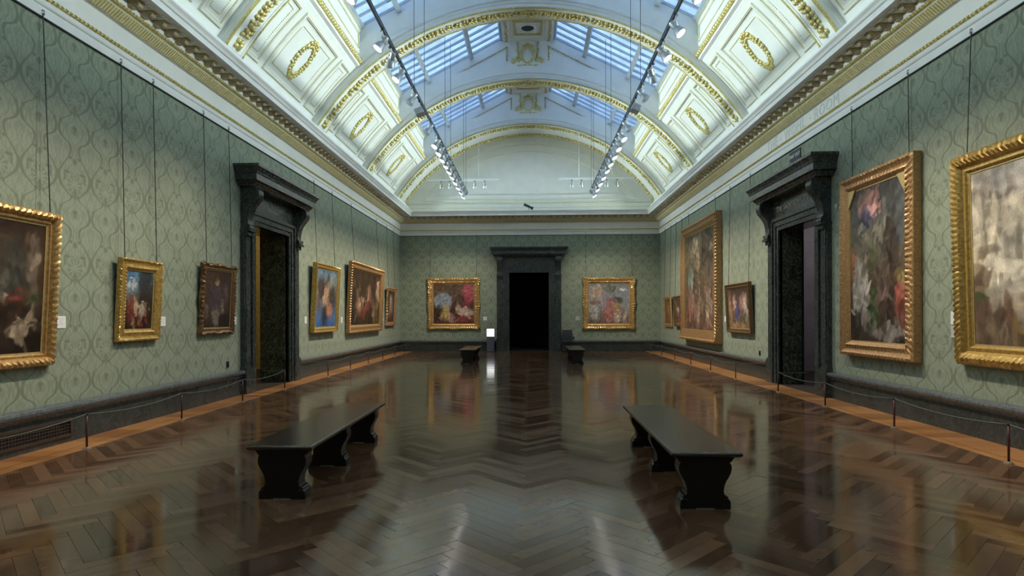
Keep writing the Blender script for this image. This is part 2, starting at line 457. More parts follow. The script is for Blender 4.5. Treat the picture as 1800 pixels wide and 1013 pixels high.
# iron heating grille let into the left dado
g = empty('floor_grille', PL(6.1, .05, .16)); tag(g, 'brown iron heating grille set low in the marble dado', 'vent')
def gbx(name, mat, s0, s1, d0, d1, z0, z1): bx(name, mat, g, s0 - 6.1, s1 - 6.1, d0, d1, z0 - .16, z1 - .16, P=lambda s, d, z: Vector((d, s, z)))
gbx('recess', M['void'], 4.95, 7.04, .0, .006, .10, .25)
for z in (.075, .25): gbx('frame_rail', M['grille'], 4.9, 7.08, .0, .022, z, z + .03)
for s in (4.9, 7.045): gbx('frame_stile', M['grille'], s, s + .035, .0, .022, .10, .25)
for k in range(1, 4): gbx('grille_bar', M['grille'], 4.93, 7.05, .004, .014, .10 + k * .0375 - .004, .10 + k * .0375 + .004)
me = None
for k in range(1, 52):
    if me is None:
        mm = MB(); mm.box(.003, .013, -.004, .004, -.06, .09); me = mm.mesh('grille_bar', M['grille'])
    put('grille_bar', me, g, (0, 4.93 - 6.1 + k * .0405, 0))

# ---- cornice (trim) on each wall
CORN = [(0, RAIL), (.035, RAIL), (.035, 5.06), (.022, 5.066), (.022, 5.076), (.04, 5.082), (.05, 5.10), (.05, 5.15), (.03, 5.20), (.03, 5.47), (.05, 5.485), (.19, 5.585), (.215, 5.60), (.25, 5.635), (.25, 5.725), (.56, 5.725), (.56, 5.70), (.605, 5.70),
        (.605, 5.79), (.63, 5.80), (.645, 5.84), (.68, 5.875), (.68, 5.905), (.45, 5.93), (.03, 5.94)]
MODm = MB()
prof = [(.25, 5.725), (.25, 5.645), (.29, 5.64), (.32, 5.65), (.35, 5.662), (.38, 5.655), (.40, 5.665), (.41, 5.685), (.41, 5.725)]
MODm.prism(prof, lambda d, z, t: Vector((d, t, z)), -.044, .044)
MODm.box(.245, .425, -.054, .054, 5.708, 5.727)
MOD = MODm.mesh('modillion', M['modillion'])
mm = MB(); mm.box(.24, .43, -.057, .057, 5.698, 5.709); MODG = mm.mesh('gilt_fillet', M['gold'])
mm = MB(); mm.box(.28, .50, -.065, .065, 5.719, 5.73); mm.lump((.38, 0, 5.715), (.06, .05, .012)); COF = mm.mesh('coffer_rosette', M['white'])
def wall_matrix(side, s):
    P = WALLS[side][0]; o = P(s, 0, 0); e = P(s, 1, 0) - o; t = Vector((0, 0, 1)).cross(e)
    return Matrix(((e.x, t.x, 0, o.x), (e.y, t.y, 0, o.y), (0, 0, 1, 0), (0, 0, 0, 1)))
tn = 0
for side in ('left', 'right', 'back', 'front'):
    tn += 1; P, s0, s1 = WALLS[side]; m = MB(); sweep(m, P, CORN, s0, s1, 1, 1)
    root = m.build('trim_%d' % tn, M['white2']); tag(root, kind='structure')
    m = MB(); sweep(m, P, [(.0, RAIL - .012), (.03, RAIL - .012), (.034, RAIL), (.0, RAIL + .001)], s0, s1, 1, 1); m.build('rail_shadow_strip', M['dark_metal'], root)  # thin dark strip standing for the shadow gap under the rail
    # gilt ropes: many small beads, too fine to pick apart
    for (d, z, r, stp, nm, mt) in ((.05, 5.175, .032, .07, 'gilt_rope', 'gold'), (.225, 5.618, .030, .065, 'gilt_bead_row', 'gold')):
        m = MB(); sweep(m, P, [(d - .01, z - r * .8), (d + r * .6, z - r * .4), (d + r * .6, z + r * .4), (d - .01, z + r * .8)], s0, s1, 1, 1)
        n = int((s1 - s0 - 2 * d) / stp)
        for k in range(n):
            c = P(s0 + d + (k + .5) * stp, d + r * .4, z); t = (P(1, 0, 0) - P(0, 0, 0)); e = (P(0, 1, 0) - P(0, 0, 0)); up = Vector((0, 0, 1))
            v = [c + t * stp * .55, c + e * r, c + up * r, c - up * r, c - t * stp * .45]
            m.add(v, [(0, 1, 2), (0, 3, 1), (4, 2, 1), (4, 1, 3)])
        tag(m.build(nm, M[mt], root), kind='stuff')
    m = MB(); n = int((s1 - s0) / .05)
    for k in range(n):
        s = s0 + (k + .5) * .05
        if s < s0 + .2 or s > s1 - .2: continue
        m.add([P(s - .019, .07, 5.485), P(s + .019, .07, 5.485), P(s + .022, .185, 5.592), P(s - .022, .185, 5.592), P(s - .012, .105, 5.478), P(s + .012, .105, 5.478), P(s + .014, .20, 5.566), P(s - .014, .20, 5.566)],
              [(4, 5, 6, 7), (0, 1, 5, 4), (1, 2, 6, 5), (2, 3, 7, 6), (3, 0, 4, 7)])
    tag(m.build('egg_and_dart', M['egg'], root), kind='stuff')
    n = int(round((s1 - s0 - 1.16) / .27)); st = (s1 - s0 - 1.16) / n
    for k in range(n + 1):
        s = s0 + .58 + k * st
        if side in ('left', 'right') and s < 5.5: continue      # never seen: behind the camera
        if side == 'front': continue
        o = put('modillion', MOD, root, mat4=wall_matrix(side, s)); put('gilt_fillet', MODG, o)
        if k < n: put('coffer_rosette', COF, root, mat4=wall_matrix(side, s + st / 2))

# ---- vaulted ceiling: cove shell, beams, lantern walls, ridge
def arcp(R, th, y): return Vector((R * math.sin(th), y, ZC + R * math.cos(th)))
TH0, TH1 = math.asin(4.30 / R_COVE), math.asin(5.518 / R_COVE)
SLO, SHI = (4.147, 8.83), (.87, 10.53)
m = MB()
for sg in (-1, 1):
    pr = [(5.515, 5.93), (5.515, 6.2), (5.535, 6.22), (5.535, 6.25)] + [(R_COVE * math.sin(TH1 + (TH0 - TH1) * k / 16), ZC + R_COVE * math.cos(TH1 + (TH0 - TH1) * k / 16)) for k in range(17)]
    pr += [(4.30, 7.77), (4.21, 7.78), (4.19, 7.83), (4.19, 7.97), (4.25, 8.0), (4.25, 8.1), (4.20, 8.13), (4.20, 8.62), (4.22, 8.66), (4.17, 8.72), (4.17, 8.86), (4.147, 8.9), (4.35, 9.0)]
    m.loft([[Vector((sg * x, y, z)) for x, z in pr] for y in (Y0, D)], False, False)
# ridge box
pr = [(-.87, 10.72), (-.87, 10.50), (-.80, 10.47), (-.78, 10.42), (-.60, 10.40), (-.58, 10.44), (.58, 10.44), (.60, 10.40), (.78, 10.42), (.80, 10.47), (.87, 10.50), (.87, 10.72)]
m.loft([[Vector((x, y, z)) for x, z in pr] for y in (Y0, D)], False, False)
m.add([(-.9, Y0, 10.7), (.9, Y0, 10.7), (.9, D, 10.7), (-.9, D, 10.7)], [(0, 1, 2, 3)])
ceiling = m.build('ceiling', M['white'], None, 'auto'); tag(ceiling, kind='structure')
for i, (yy, Pq) in enumerate(((D, PB), (Y0, PF))):                       # lunette walls over the cornice
    m = MB(); m.add([(-5.6, yy, 5.05), (5.6, yy, 5.05), (5.6, yy, 11), (-5.6, yy, 11)], [(0, 1, 2, 3)])
    o = m.build('lunette_wall', M['white'], ceiling)
    sg = -1 if i == 0 else 1
    for (R, z0, h, mt, nm) in ((5.55, 6.42, .05, 'white', 'lunette_moulding'), (5.50, 6.45, .055, 'gilt_line', 'gilt_line'), (5.25, 6.62, .045, 'white', 'lunette_moulding'), (5.2, 6.65, .05, 'gilt_line', 'gilt_line')):
        Rm = R; zc = ZC + .45
        th = math.acos((z0 - zc) / Rm); w = .06 if mt == 'white' else .018
        pa = [(Rm * math.sin(t), zc + Rm * math.cos(t)) for t in np.linspace(-th, th, 49)]
        pb = [((Rm - w) * math.sin(t), zc + (Rm - w) * math.cos(t)) for t in np.linspace(-th, th, 49)]
        pb[0] = (pb[0][0] + .0, z0 + w); pb[-1] = (pb[-1][0], z0 + w); pb = [(x, max(z, z0 + w)) for x, z in pb]
        ring = pa; m = MB(); n = len(pa)
        m.v = [(x, yy + sg * .0, z) for x, z in pa] + [(x, yy + sg * h, z) for x, z in pa] + [(x, yy + sg * h, z) for x, z in pb] + [(x, yy, z) for x, z in pb]
        for r_ in range(3):
            for k in range(n): m.f.append((r_ * n + k, r_ * n + (k + 1) % n, (r_ + 1) * n + (k + 1) % n, (r_ + 1) * n + k))
        m.build(nm, M[mt], o)
    for z0, z1, h, mt in ((6.02, 6.10, .05, 'white'), (6.10, 6.13, .06, 'gilt_line'), (6.30, 6.34, .05, 'gilt_line')):
        m = MB(); m.box(-5.5, 5.5, 0, h, z0, z1, P=Pq); m.build('lunette_moulding', M[mt], o)

def arc_band(m, R0, R1, y0, y1, th, n=64):
    rings = []
    for k in range(n + 1):
        t = -th + 2 * th * k / n
        rings.append([arcp(R0, t, y0), arcp(R1, t, y0), arcp(R1, t, y1), arcp(R0, t, y1)])
    m.loft(rings)
TF = math.asin(5.30 / R_IN)
def rib_meshes(y0, y1, garl):
    out = []
    m = MB(); arc_band(m, R_IN, R_IN + .62, y0, y1, TF); arc_band(m, R_IN - .012, R_IN + .03, y0 + .0, y0 + .07, TF); arc_band(m, R_IN - .012, R_IN + .03, y1 - .07, y1, TF)
    for sg in (-1, 1):   # foot block
        x, z = R_IN * math.sin(TF), ZC + R_IN * math.cos(TF)
        m.box(min(sg * (x - .03), sg * 5.53), max(sg * (x - .03), sg * 5.53), y0 - .03, y1 + .03, 5.93, z + .02)
    out.append(('rib', m.mesh('rib', M['white'], 'auto')))
    m = MB()
    for yy, s in ((y0, -1), (y1, 1)):
        arc_band(m, R_IN + .10, R_IN + .125, yy + min(0, s * .02), yy + max(0, s * .02), TF); arc_band(m, R_IN + .19, R_IN + .22, yy + min(0, s * .03), yy + max(0, s * .03), math.asin(4.3 / R_IN))
    out.append(('fascia_moulding', m.mesh('fascia_moulding', M['white2'], 'auto')))
    m = MB()
    for yy in (y0 - .012, y1 - .028): arc_band(m, R_IN - .022, R_IN + .012, yy, yy + .04, TF)
    out.append(('gilt_edge', m.mesh('gilt_edge', M['gold'], 'auto')))
    m = MB(); rnd = random.Random(3)
    for gy in garl:
        n = 118
        for k in range(n):
            t = -TF * .985 + 2 * TF * .985 * (k + .5) / n
            ax = (Vector((math.cos(t), 0, -math.sin(t))), Vector((0, 1, 0)), Vector((math.sin(t), 0, math.cos(t))))
            big = 1.25 if k % 6 == 0 else 1
            for dy in (-.075, .075, 0):
                c = arcp(R_IN - .02 - (.02 if dy == 0 else 0) * big, t + rnd.uniform(-.004, .004), gy + dy * rnd.uniform(.6, 1.3))
                m.lump(c, (.052 * rnd.uniform(.7, 1.2) * big, .05 * rnd.uniform(.8, 1.2), .04 * rnd.uniform(.7, 1.3) * big), ax)
    out.append(('garland', m.mesh('garland', M['gold'], True)))
    return out
ribA = rib_meshes(-.3, .3, (0,))
ribE = rib_meshes(-.3, 1.3, (0, 1.05))
def place_rib(ms, mat4):
    r = put('rib', ms[0][1], ceiling, mat4=mat4)
    for nm, me in ms[1:]: put(nm, me, r)
    return r
gp = [arcp(R_IN + .4, -math.asin(4.22 / (R_IN + .4)) * (1 - 2 * k / 40), 0) for k in range(41)]
gpoly = [(p.x, p.z) for p in gp] + [(4.22, 8.80), (4.13, 8.90), (.87, 10.60), (.87, 10.7), (-.87, 10.7), (-.87, 10.60), (-4.13, 8.90), (-4.22, 8.80)]
def gable_mesh(y0, y1):
    m = MB(); m.prism(gpoly, lambda a, b, t: Vector((a, t, b)), y0, y1); return m.mesh('gable', M['white'])
GA, GE = gable_mesh(-.25, .25), gable_mesh(-.25, 1.3)
# beaded triangular panels + cartouche on the gable
m = MB()
for sg in (-1, 1):
    tri = [(.68, 10.24), (.68, 9.66), (2.72, 9.22)]
    e1 = [(.68, 10.24 - .58 * k / 9) for k in range(9)]
    e2 = [(.68 + 2.04 * k / 30, ZC + (6.82 + .06 * k / 30) * math.cos(math.asin((.68 + 2.04 * k / 30) / 6.85))) for k in range(31)]
    x2, z2 = e2[-1]
    e3 = [(x2 + (.68 - x2) * k / 32, z2 + (10.24 - z2) * k / 32) for k in range(33)]
    for x, z in e1 + e2 + e3: m.lump((sg * x, -.262, z), (.034, .025, .03))
BEAD = m.mesh('beaded_panel', M['antique_gilt'], True)
m = MB(); rnd = random.Random(5)
for k in range(30):
    a = 2 * PI * k / 30; m.lump((.215 * math.cos(a), -.28, 9.98 + .26 * math.sin(a)), (.055 + .012 * (k % 2), .05, .055))
for sg in (-1, 1):
    for k in range(9):
        a = math.radians(15 + 18 * k); x, z = .36, 9.68
        d = Vector((math.cos(a) * sg, 0, math.sin(a)))
        if k < 8: m.lump(Vector((sg * x, -.275, z)) + d * .13, (.036, .04, .13), (Vector((0, 1, 0)).cross(d), Vector((0, 1, 0)), d))
    for k in range(7): m.lump((sg * (.33 + .02 * math.sin(k * 2)), -.275, 9.85 + k * .07), (.03, .03, .045))
    m.lump((sg * .33, -.275, 10.36), (.035, .03, .06)); m.lump((sg * .13, -.28, 10.28), (.09, .04, .04)); m.lump((sg * .26, -.28, 9.63), (.14, .04, .04)); m.lump((sg * .08, -.28, 9.64), (.1, .045, .035))
m.lump((0, -.29, 10.33), (.07, .05, .06))
CART = m.mesh('cartouche', M['gold'], True)
T = Matrix.Translation
for i, y in enumerate(RIBS):
    first, last = i == 0, i == len(RIBS) - 1
    mt = T((0, y, 0)) if not first else T((0, y, 0)) @ Matrix.Rotation(PI, 4, 'Z')
    place_rib(ribE if (first or last) else ribA, mt)
    g = put('gable', GE if (first or last) else GA, ceiling, mat4=mt)
    if not first: put('beaded_panel', BEAD, g); put('cartouche', CART, g)
    if not last and not first:
        r180 = Matrix.Rotation(PI, 4, 'Z'); put('beaded_panel', BEAD, g, mat4=r180); put('cartouche', CART, g, mat4=r180)

# cove panels
def ring_frame(m, sg, y0, y1, t0, t1, prof, n=10):
    rings = []
    for o, h in prof:
        a, b, c, d = y0 + o, y1 - o, t0 + o / R_COVE, t1 - o / R_COVE
        pts = [(a, c), ((a + b) / 2, c), (b, c)] + [(b, c + (d - c) * k / n) for k in range(1, n)] + [(b, d), ((a + b) / 2, d), (a, d)] + [(a, d - (d - c) * k / n) for k in range(1, n)]
        rings.append([arcp(R_COVE - h, sg * t, y) for y, t in pts])
    m.loft(rings, True, False)
RP = [(0, -.005), (.006, .035), (.03, .045), (.05, .03), (.06, .012), (.095, .006), (.10, -.005)]
RG = [(.046, .02), (.048, .036), (.064, .034), (.068, .0)]
RO = [(.0, -.004), (-.012, -.004), (-.01, .016), (0.004, .016), (.006, .0)]
RI = [(0, -.003), (.004, .014), (.02, .014), (.026, -.003)]
def bead_ring(m, sg, y0, y1, t0, t1, step):
    L1, L2 = y1 - y0, (t1 - t0) * R_COVE
    for k in range(int(L1 / step)):
        for t in (t0, t1): m.lump(arcp(R_COVE - .006, sg * t, y0 + (k + .5) * step), (.016, .02, .016))
    for k in range(int(L2 / step)):
        for y in (y0, y1): m.lump(arcp(R_COVE - .006, sg * (t0 + (k + .5) * step / R_COVE), y), (.016, .016, .016))
TA, TB = TH0 + .16 / R_COVE, TH1 - .30 / R_COVE
def wreath(sg):
    m = MB(); rnd = random.Random(9); tc = (TA + TB) / 2
    ax = (Vector((0, 1, 0)), Vector((math.cos(sg * tc), 0, -math.sin(sg * tc))), Vector((-math.sin(sg * tc), 0, -math.cos(sg * tc))))
    c0 = arcp(R_COVE, sg * tc, 0)
    for k in range(30):
        a = 2 * PI * k / 30
        for q in (-.035, .035):
            p = c0 + ax[0] * ((.25 + q) * math.cos(a)) + ax[1] * ((.40 + q) * math.sin(a)) + ax[2] * .02
            m.lump(p, (.048 * rnd.uniform(.5, 1.4), .05 * rnd.uniform(.5, 1.4), .035), ax)
    up = -sg
    for k, (dx, dy) in enumerate(((0, .48), (.09, .46), (-.09, .46), (.17, .40), (-.17, .40), (.2, .30), (-.2, .30), (0, -.47), (.07, -.45), (-.07, -.45))):
        m.lump(c0 + ax[0] * dx + ax[1] * (up * dy) + ax[2] * .025, (.06, .055, .045), ax)
    return m.mesh('wreath', M['gold'], True)
CV = {}
for sg in (-1, 1):
    for nm, h in (('wide', 1.0), ('narrow', .33)):
        a, b, c = MB(), MB(), MB()
        ring_frame(a, sg, -h, h, TA, TB, RP); ring_frame(b, sg, -h, h, TA, TB, RG); ring_frame(b, sg, -h, h, TA, TB, RO)
        ins = .20 if nm == 'wide' else .17
        if nm == 'wide': ring_frame(c, sg, -h + ins, h - ins, TA + ins / R_COVE, TB - ins / R_COVE, RI)
        else: bead_ring(c, sg, -h + ins, h - ins, TA + ins / R_COVE, TB - ins / R_COVE, .045)
        CV[sg, nm] = (a.mesh('cove_panel', M['white'], 'auto'), b.mesh('gilt_line', M['gilt_line'], 'auto'), c.mesh('inner_beading', M['gilt_line'], True))
    CV[sg, 'wreath'] = wreath(sg)
mbead = {}
for i in range(len(RIBS) - 1):
    yc, ya, yb = (RIBS[i] + RIBS[i + 1]) / 2, RIBS[i] + .28, RIBS[i + 1] - .28
    for sg in (-1, 1):
        for dy, nm in ((0, 'wide'), (-1.55, 'narrow'), (1.55, 'narrow')):
            a, b, c = CV[sg, nm]; p = put('cove_panel', a, ceiling, (0, yc + dy, 0)); put('gilt_line', b, p); put('inner_beading', c, p)
            if nm == 'wide': put('wreath', CV[sg, 'wreath'], p)
        key = sg
        if key not in mbead:
            m = MB(); L = yb - ya; n = int(L / .115); rnd = random.Random(2)
            m.box(min(sg * 4.17, sg * 4.20), max(sg * 4.17, sg * 4.20), -L / 2, L / 2, 7.82, 7.98)
            for k in range(n):
                y = -L / 2 + (k + .5) * L / n
                m.lump((sg * 4.17, y, 7.90), (.045, .052, .062)); 
                for dz in (-.06, .06): m.lump((sg * 4.175, y + .05, 7.90 + dz), (.035, .05, .025))
            mbead[key] = m.mesh('gilt_leaf_beam', M['gold'], True)
        put('gilt_leaf_beam', mbead[key], ceiling, (0, yc, 0))
        m = MB()          # framed panel on the lantern wall, with a gilt outline
        for z0, z1 in ((8.18, 8.21), (8.54, 8.57)): m.box(min(sg * 4.17, sg * 4.21), max(sg * 4.17, sg * 4.21), ya + .15, yb - .15, z0, z1)
        for y in (ya + .15, yb - .18): m.box(min(sg * 4.17, sg * 4.21), max(sg * 4.17, sg * 4.21), y, y + .03, 8.18, 8.57)
        m.box(min(sg * 4.14, sg * 4.18), max(sg * 4.14, sg * 4.18), ya, yb, 8.70, 8.725)
        m.build('lantern_panel', M['gilt_line'], ceiling)
    # ridge soffit: gilt borders, sunk panels with a round vent
    for x in (-.69, .69):
        m = MB(); n = int((yb - ya) / .13); rnd = random.Random(4)
        for k in range(n): m.lump((x + rnd.uniform(-.02, .02), ya + (k + .5) * (yb - ya) / n, 10.40), (.065, .06, .03))
        m.build('gilt_leaf_border', M['antique_gilt'], ceiling, True)
    for dy in (-1.12, 1.12):
        m = MB(); y = yc + dy
        for (x0, x1, y0_, y1_) in ((-.46, .46, y - .46, y - .38), (-.46, .46, y + .38, y + .46), (-.46, -.38, y - .38, y + .38), (.38, .46, y - .38, y + .38)): m.box(x0, x1, y0_, y1_, 10.405, 10.45)
        p = m.build('soffit_panel', M['antique_gilt'], ceiling)
        m = MB(); m.lathe([(.20, 0), (.20, -.03), (.23, -.05), (.27, -.045), (.28, 0)], (0, y, 10.44), n=28); m.build('vent_ring', M['white2'], p, 'auto')
        m = MB(); m.lathe([(.2, .0), (.2, -.012), (.05, -.02)], (0, y, 10.44), n=28); m.build('vent_grating', M['black'], p, 'auto')

# ---- glazed roof: one window per bay, every pane and bar a piece
SL = math.hypot(SHI[0] - SLO[0], SHI[1] - SLO[1])
def slope_matrix(sg, y, p, lift):
    ex = Vector((sg * (SHI[0] - SLO[0]) / SL, 0, (SHI[1] - SLO[1]) / SL)); ey = Vector((0, 1, 0)); ez = ex.cross(ey)
    if ez.z < 0: ez = -ez
    o = Vector((sg * SLO[0], y, SLO[1])) + ex * p + ez * lift
    return Matrix(((ex.x, ey.x, ez.x, o.x), (ex.y, ey.y, ez.y, o.y), (ex.z, ey.z, ez.z, o.z), (0, 0, 0, 1)))
PURL = [0, .98, 2.55, SL]
NCOL = 10
cw = (4.55 - .5) / NCOL
PANE = []
for r_ in range(3):
    m = MB(); m.box(.0, PURL[r_ + 1] - PURL[r_], .0, cw, 0, .006); PANE.append(m.mesh('pane', M['glass']))
m = MB(); m.box(-.03, SL + .03, -.024, .024, -.05, .012); BAR = m.mesh('glazing_bar', M['purlin'])
m = MB(); m.box(-.06, .06, 0, 4.05, -.15, .0); PUR = m.mesh('purlin', M['purlin'])
m = MB(); m.box(-.05, .05, 0, 4.05, -.06, .03); EAV = m.mesh('eaves_bar', M['purlin'])
for i in range(len(RIBS) - 1):
    ya = RIBS[i] + .25
    w = empty('window_%d' % (i + 1), (0, ya, 9)); tag(w, kind='structure')
    inv = T((0, -ya, -9))
    for sg in (-1, 1):
        for k in range(NCOL + 1): put('glazing_bar', BAR, w, mat4=inv @ slope_matrix(sg, ya + k * cw, 0, .03))
        for k in range(NCOL):
            for r_ in range(3): put('pane', PANE[r_], w, mat4=inv @ slope_matrix(sg, ya + k * cw, PURL[r_], .035))
        for p in PURL[1:3]: put('purlin', PUR, w, mat4=inv @ slope_matrix(sg, ya, p, -.0))
        for p in (0, SL): put('eaves_bar', EAV, w, mat4=inv @ slope_matrix(sg, ya, p, .0))

# ---- text as flat mesh
def text_mesh(body, size, ext, mat, spacing=1.0):
    c = bpy.data.curves.new('lettering', 'FONT'); c.body = body; c.size = size; c.extrude = ext; c.align_x = 'CENTER'; c.align_y = 'CENTER'; c.space_character = spacing; c.resolution_u = 2
    o = bpy.data.objects.new('lettering', c); col.objects.link(o)
    dg = bpy.context.evaluated_depsgraph_get(); me = bpy.data.meshes.new_from_object(o.evaluated_get(dg))
    bpy.data.objects.remove(o); bpy.data.curves.remove(c); me.materials.clear(); me.materials.append(mat); me.name = 'lettering'; return me
def facing(side, s, d, z):
    """matrix whose x is the viewer's right, y is up, z points off the wall"""
    P = WALLS[side][0]; n = P(0, 1, 0) - P(0, 0, 0); up = Vector((0, 0, 1)); r = up.cross(n); o = P(s, d, z)
    return Matrix(((r.x, up.x, n.x, o.x), (r.y, up.y, n.y, o.y), (r.z, up.z, n.z, o.z), (0, 0, 0, 1)))

# ---- marble door surrounds
def door(idx, side):
    P, c = WALLS[side][0], DOORS[side]
    root = empty('door_%d' % idx, P(c, 0, 0)); tag(root, kind='structure')
    off = -P(c, 0, 0)
    def Q(s, d, z): return P(c + s, d, z) + off
    def part(nm, m, mat=M['door'], smooth=False, parent=root): return m.build(nm, mat, parent, smooth)
    T_ = .44 if side == 'right' else .62
    for sg in (-1, 1):
        lo = lambda a, b: (min(sg * a, sg * b), max(sg * a, sg * b))
        m = MB()
        for a, b, d in ((OW, OW + .09, .07), (OW + .09, OW + .20, .095), (OW + .20, OW + .268, .125)):
            x0, x1 = lo(a, b); m.box(x0, x1, -.02, d, 0, OH + (a - OW), P=Q)
        part('architrave', m)
        m = MB(); x0, x1 = lo(OW + .268, OW + .53); m.box(x0, x1, -.01, .085, 0, 3.2, P=Q)
        x0, x1 = lo(OW + .31, OW + .49); m.box(x0, x1, .08, .10, .62, 3.1, P=Q)
        x0, x1 = lo(OW + .255, OW + .55); m.box(x0, x1, -.01, .13, 0, .50, P=Q); m.box(x0, x1, -.01, .11, .5, .54, P=Q)
        part('pilaster', m)
        pr = [(0, 4.03), (.30, 4.03), (.345, 3.99), (.365, 3.92), (.355, 3.84), (.32, 3.77), (.26, 3.70), (.205, 3.62), (.17, 3.53), (.15, 3.44), (.145, 3.36), (.155, 3.30), (.185, 3.27), (.19, 3.23), (.165, 3.20), (0, 3.20)]
        m = MB(); x0, x1 = lo(OW + .285, OW + .515); m.prism(pr, lambda a, b, t: Q(t, a, b), x0, x1)
        ax = Q(1, 0, 0) - Q(0, 0, 0)
        k = part('console', m, smooth='auto')
        for t in (x0 - .018, x1 - .0):
            for (d, z, r) in ((.27, 3.92, .085), (.16, 3.27, .035)):
                m = MB(); m.lathe([(r, 0), (r, .018), (r * .72, .02), (r * .68, .010), (r * .40, .010), (r * .36, .022), (.01, .022)] if t > (x0 + x1) / 2 else [(.01, -.004), (r * .36, -.004), (r * .40, .008), (r * .68, .008), (r * .72, -.002), (r, 0), (r, .018)], Q(t, d, z), ax, 18); part('volute', m, smooth='auto', parent=k)
        m = MB(); x0, x1 = lo(OW + .26, OW + .54); m.box(x0, x1, -.01, .21, 3.16, 3.205, P=Q); m.box(*lo(OW + .29, OW + .51), -.01, .15, 3.08, 3.16, P=Q); part('console_shelf', m)
        # reveal slab lining the wall's thickness
        m = MB(); x0, x1 = lo(OW - .0, OW + .2); m.box(x0, x1, -T_, .03, 0, OH + .1, P=Q); part('reveal_slab', m, M['reveal'])
    m = MB()
    for a, b, d in ((0, .09, .07), (.09, .20, .095), (.20, .268, .125)): m.box(-OW - b, OW + b, -.02, d, OH + a, OH + b, P=Q)
    part('lintel', m)
    m = MB(); m.box(-OW - .2, OW + .2, -T_, .03, OH, OH + .15, P=Q); part('soffit_slab', m, M['reveal'])
    m = MB(); m.box(-OW - .285, OW + .285, -.01, .075, OH + .268, 4.03, P=Q); fr = part('frieze', m)
    m = MB(); rings = []
    for d, z in ((.10, 4.02), (.31, 4.02), (.32, 4.06), (.36, 4.09), (.36, 4.115), (.42, 4.115), (.42, 4.235), (.435, 4.25), (.44, 4.28), (.465, 4.33), (.495, 4.36), (.495, 4.41), (.30, 4.415)):
        h = 1.145 + d; rings.append([Q(-h, -.01, z), Q(-h, d, z), Q(h, d, z), Q(h, -.01, z)])
    m.loft(rings); part('cornice_hood', m)
    m = MB(); m.box(-OW, OW, -T_ - .6, .10, -.02, .004, P=Q); part('threshold', m, M['floor_base'])
    return root, fr, Q
dl, frl, QL = door(1, 'left'); dr, frr, QR = door(2, 'right'); db, frb, QB = door(3, 'back')
def letters(body, side, root, s, d, z, size, mat, sp=1.0, ext=.003):
    o = put('lettering', text_mesh(body, size, ext, mat, sp), root); o.matrix_world = facing(side, s, d, z)
    o.matrix_local = T(-root.location) @ facing(side, s, d, z) if root.type == 'EMPTY' else facing(side, s, d, z); return o
letters('THE SAINSBURY WING', 'right', dr, DOORS['right'], .078, 3.80, .17, M['letter'], 1.05)
letters('ROOMS', 'left', dl, DOORS['left'], .078, 3.86, .13, M['letter'], 1.05)
mm = MB()
for k in range(7): mm.box(-.25 + k * .07, -.25 + k * .07 + .05, -.012, .012, 0, .004)
o = put('small_print', mm.mesh('small_print', M['letter']), dl); o.matrix_local = T(-dl.location) @ facing('left', DOORS['left'], .076, 3.74)
tr_r = bpy.data.objects['trim_2']
for body, s in (('THE', 13.75), ('WOHL', 12.62), ('ROOM', 11.28)): letters(body, 'right', tr_r, s, .031, 5.335, .30, M['carved'], 1.12, .004)
for s in (13.3, 11.92):
    mm = MB(); mm.lathe([(.02, 0), (.02, .005), (.001, .006)], (0, 0, 0), n=10); o = put('carved_dot', mm.mesh('carved_dot', M['carved']), tr_r); o.matrix_local = facing('right', s, .03, 5.335)

# rooms beyond the three doorways (closed boxes, dimly lit)
def far_room(name, x0, x1, y0, y1, z1, mat, hole):
    m = MB()
    Fc = {'x0': [(x0, y0), (x0, y1)], 'x1': [(x1, y0), (x1, y1)], 'y0': [(x0, y0), (x1, y0)], 'y1': [(x0, y1), (x1, y1)]}
    for k, ((ax, ay), (bx_, by)) in Fc.items():
        segs = [((ax, ay), (bx_, by), 0, z1)]
        if k == hole[0]:
            a, b = hole[1], hole[2]; o = OW + .1
            if k[0] == 'x': segs = [((ax, y0), (ax, a), 0, z1), ((ax, b), (ax, y1), 0, z1), ((ax, a), (ax, b), OH, z1)]
            else: segs = [((x0, ay), (a, ay), 0, z1), ((b, ay), (x1, ay), 0, z1), ((a, ay), (b, ay), OH, z1)]
        for p, q, za, zb in segs: za = za or -.1; m.add([(*p, za), (*q, za), (*q, zb), (*p, zb)], [(0, 1, 2, 3)])
    m.add([(x0, y0, z1), (x1, y0, z1), (x1, y1, z1), (x0, y1, z1)], [(0, 1, 2, 3)])
    w = m.build(name, mat); tag(w, kind='structure')
    m = MB(); m.add([(x0, y0, -.004), (x1, y0, -.004), (x1, y1, -.004), (x0, y1, -.004)], [(0, 1, 2, 3)]); m.build('floor', M['floor_base'], w)
a = DOORS['left']; far_room('wall_left_room', -11, -HW - .6, 9.5, 17.0, 5.0, M['ochre'], ('x1', a - OW - .1, a + OW + .1))
a = DOORS['right']; far_room('wall_right_room', HW + .42, 11, 9.0, 16.5, 5.0, M['mauve'], ('x0', a - OW - .1, a + OW + .1))
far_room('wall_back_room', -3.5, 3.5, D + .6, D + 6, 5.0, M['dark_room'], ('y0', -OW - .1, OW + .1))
area('far_room_lamp', (-8.5, 14.5, 4.9), (-8.5, 15.2, 0), .5, .5, 26, (1, .85, .55))
area('far_room_lamp', (8.5, 14.3, 4.9), (8.3, 15.0, 0), .5, .5, 30, (1, .92, .9))
m = MB(); m.box(HW + .43, HW + .47, DOORS['right'] + OW - .03, DOORS['right'] + OW, 0, OH); m.build('door_edge', M['void'], dr).location = -Vector((HW, DOORS['right'], 0))

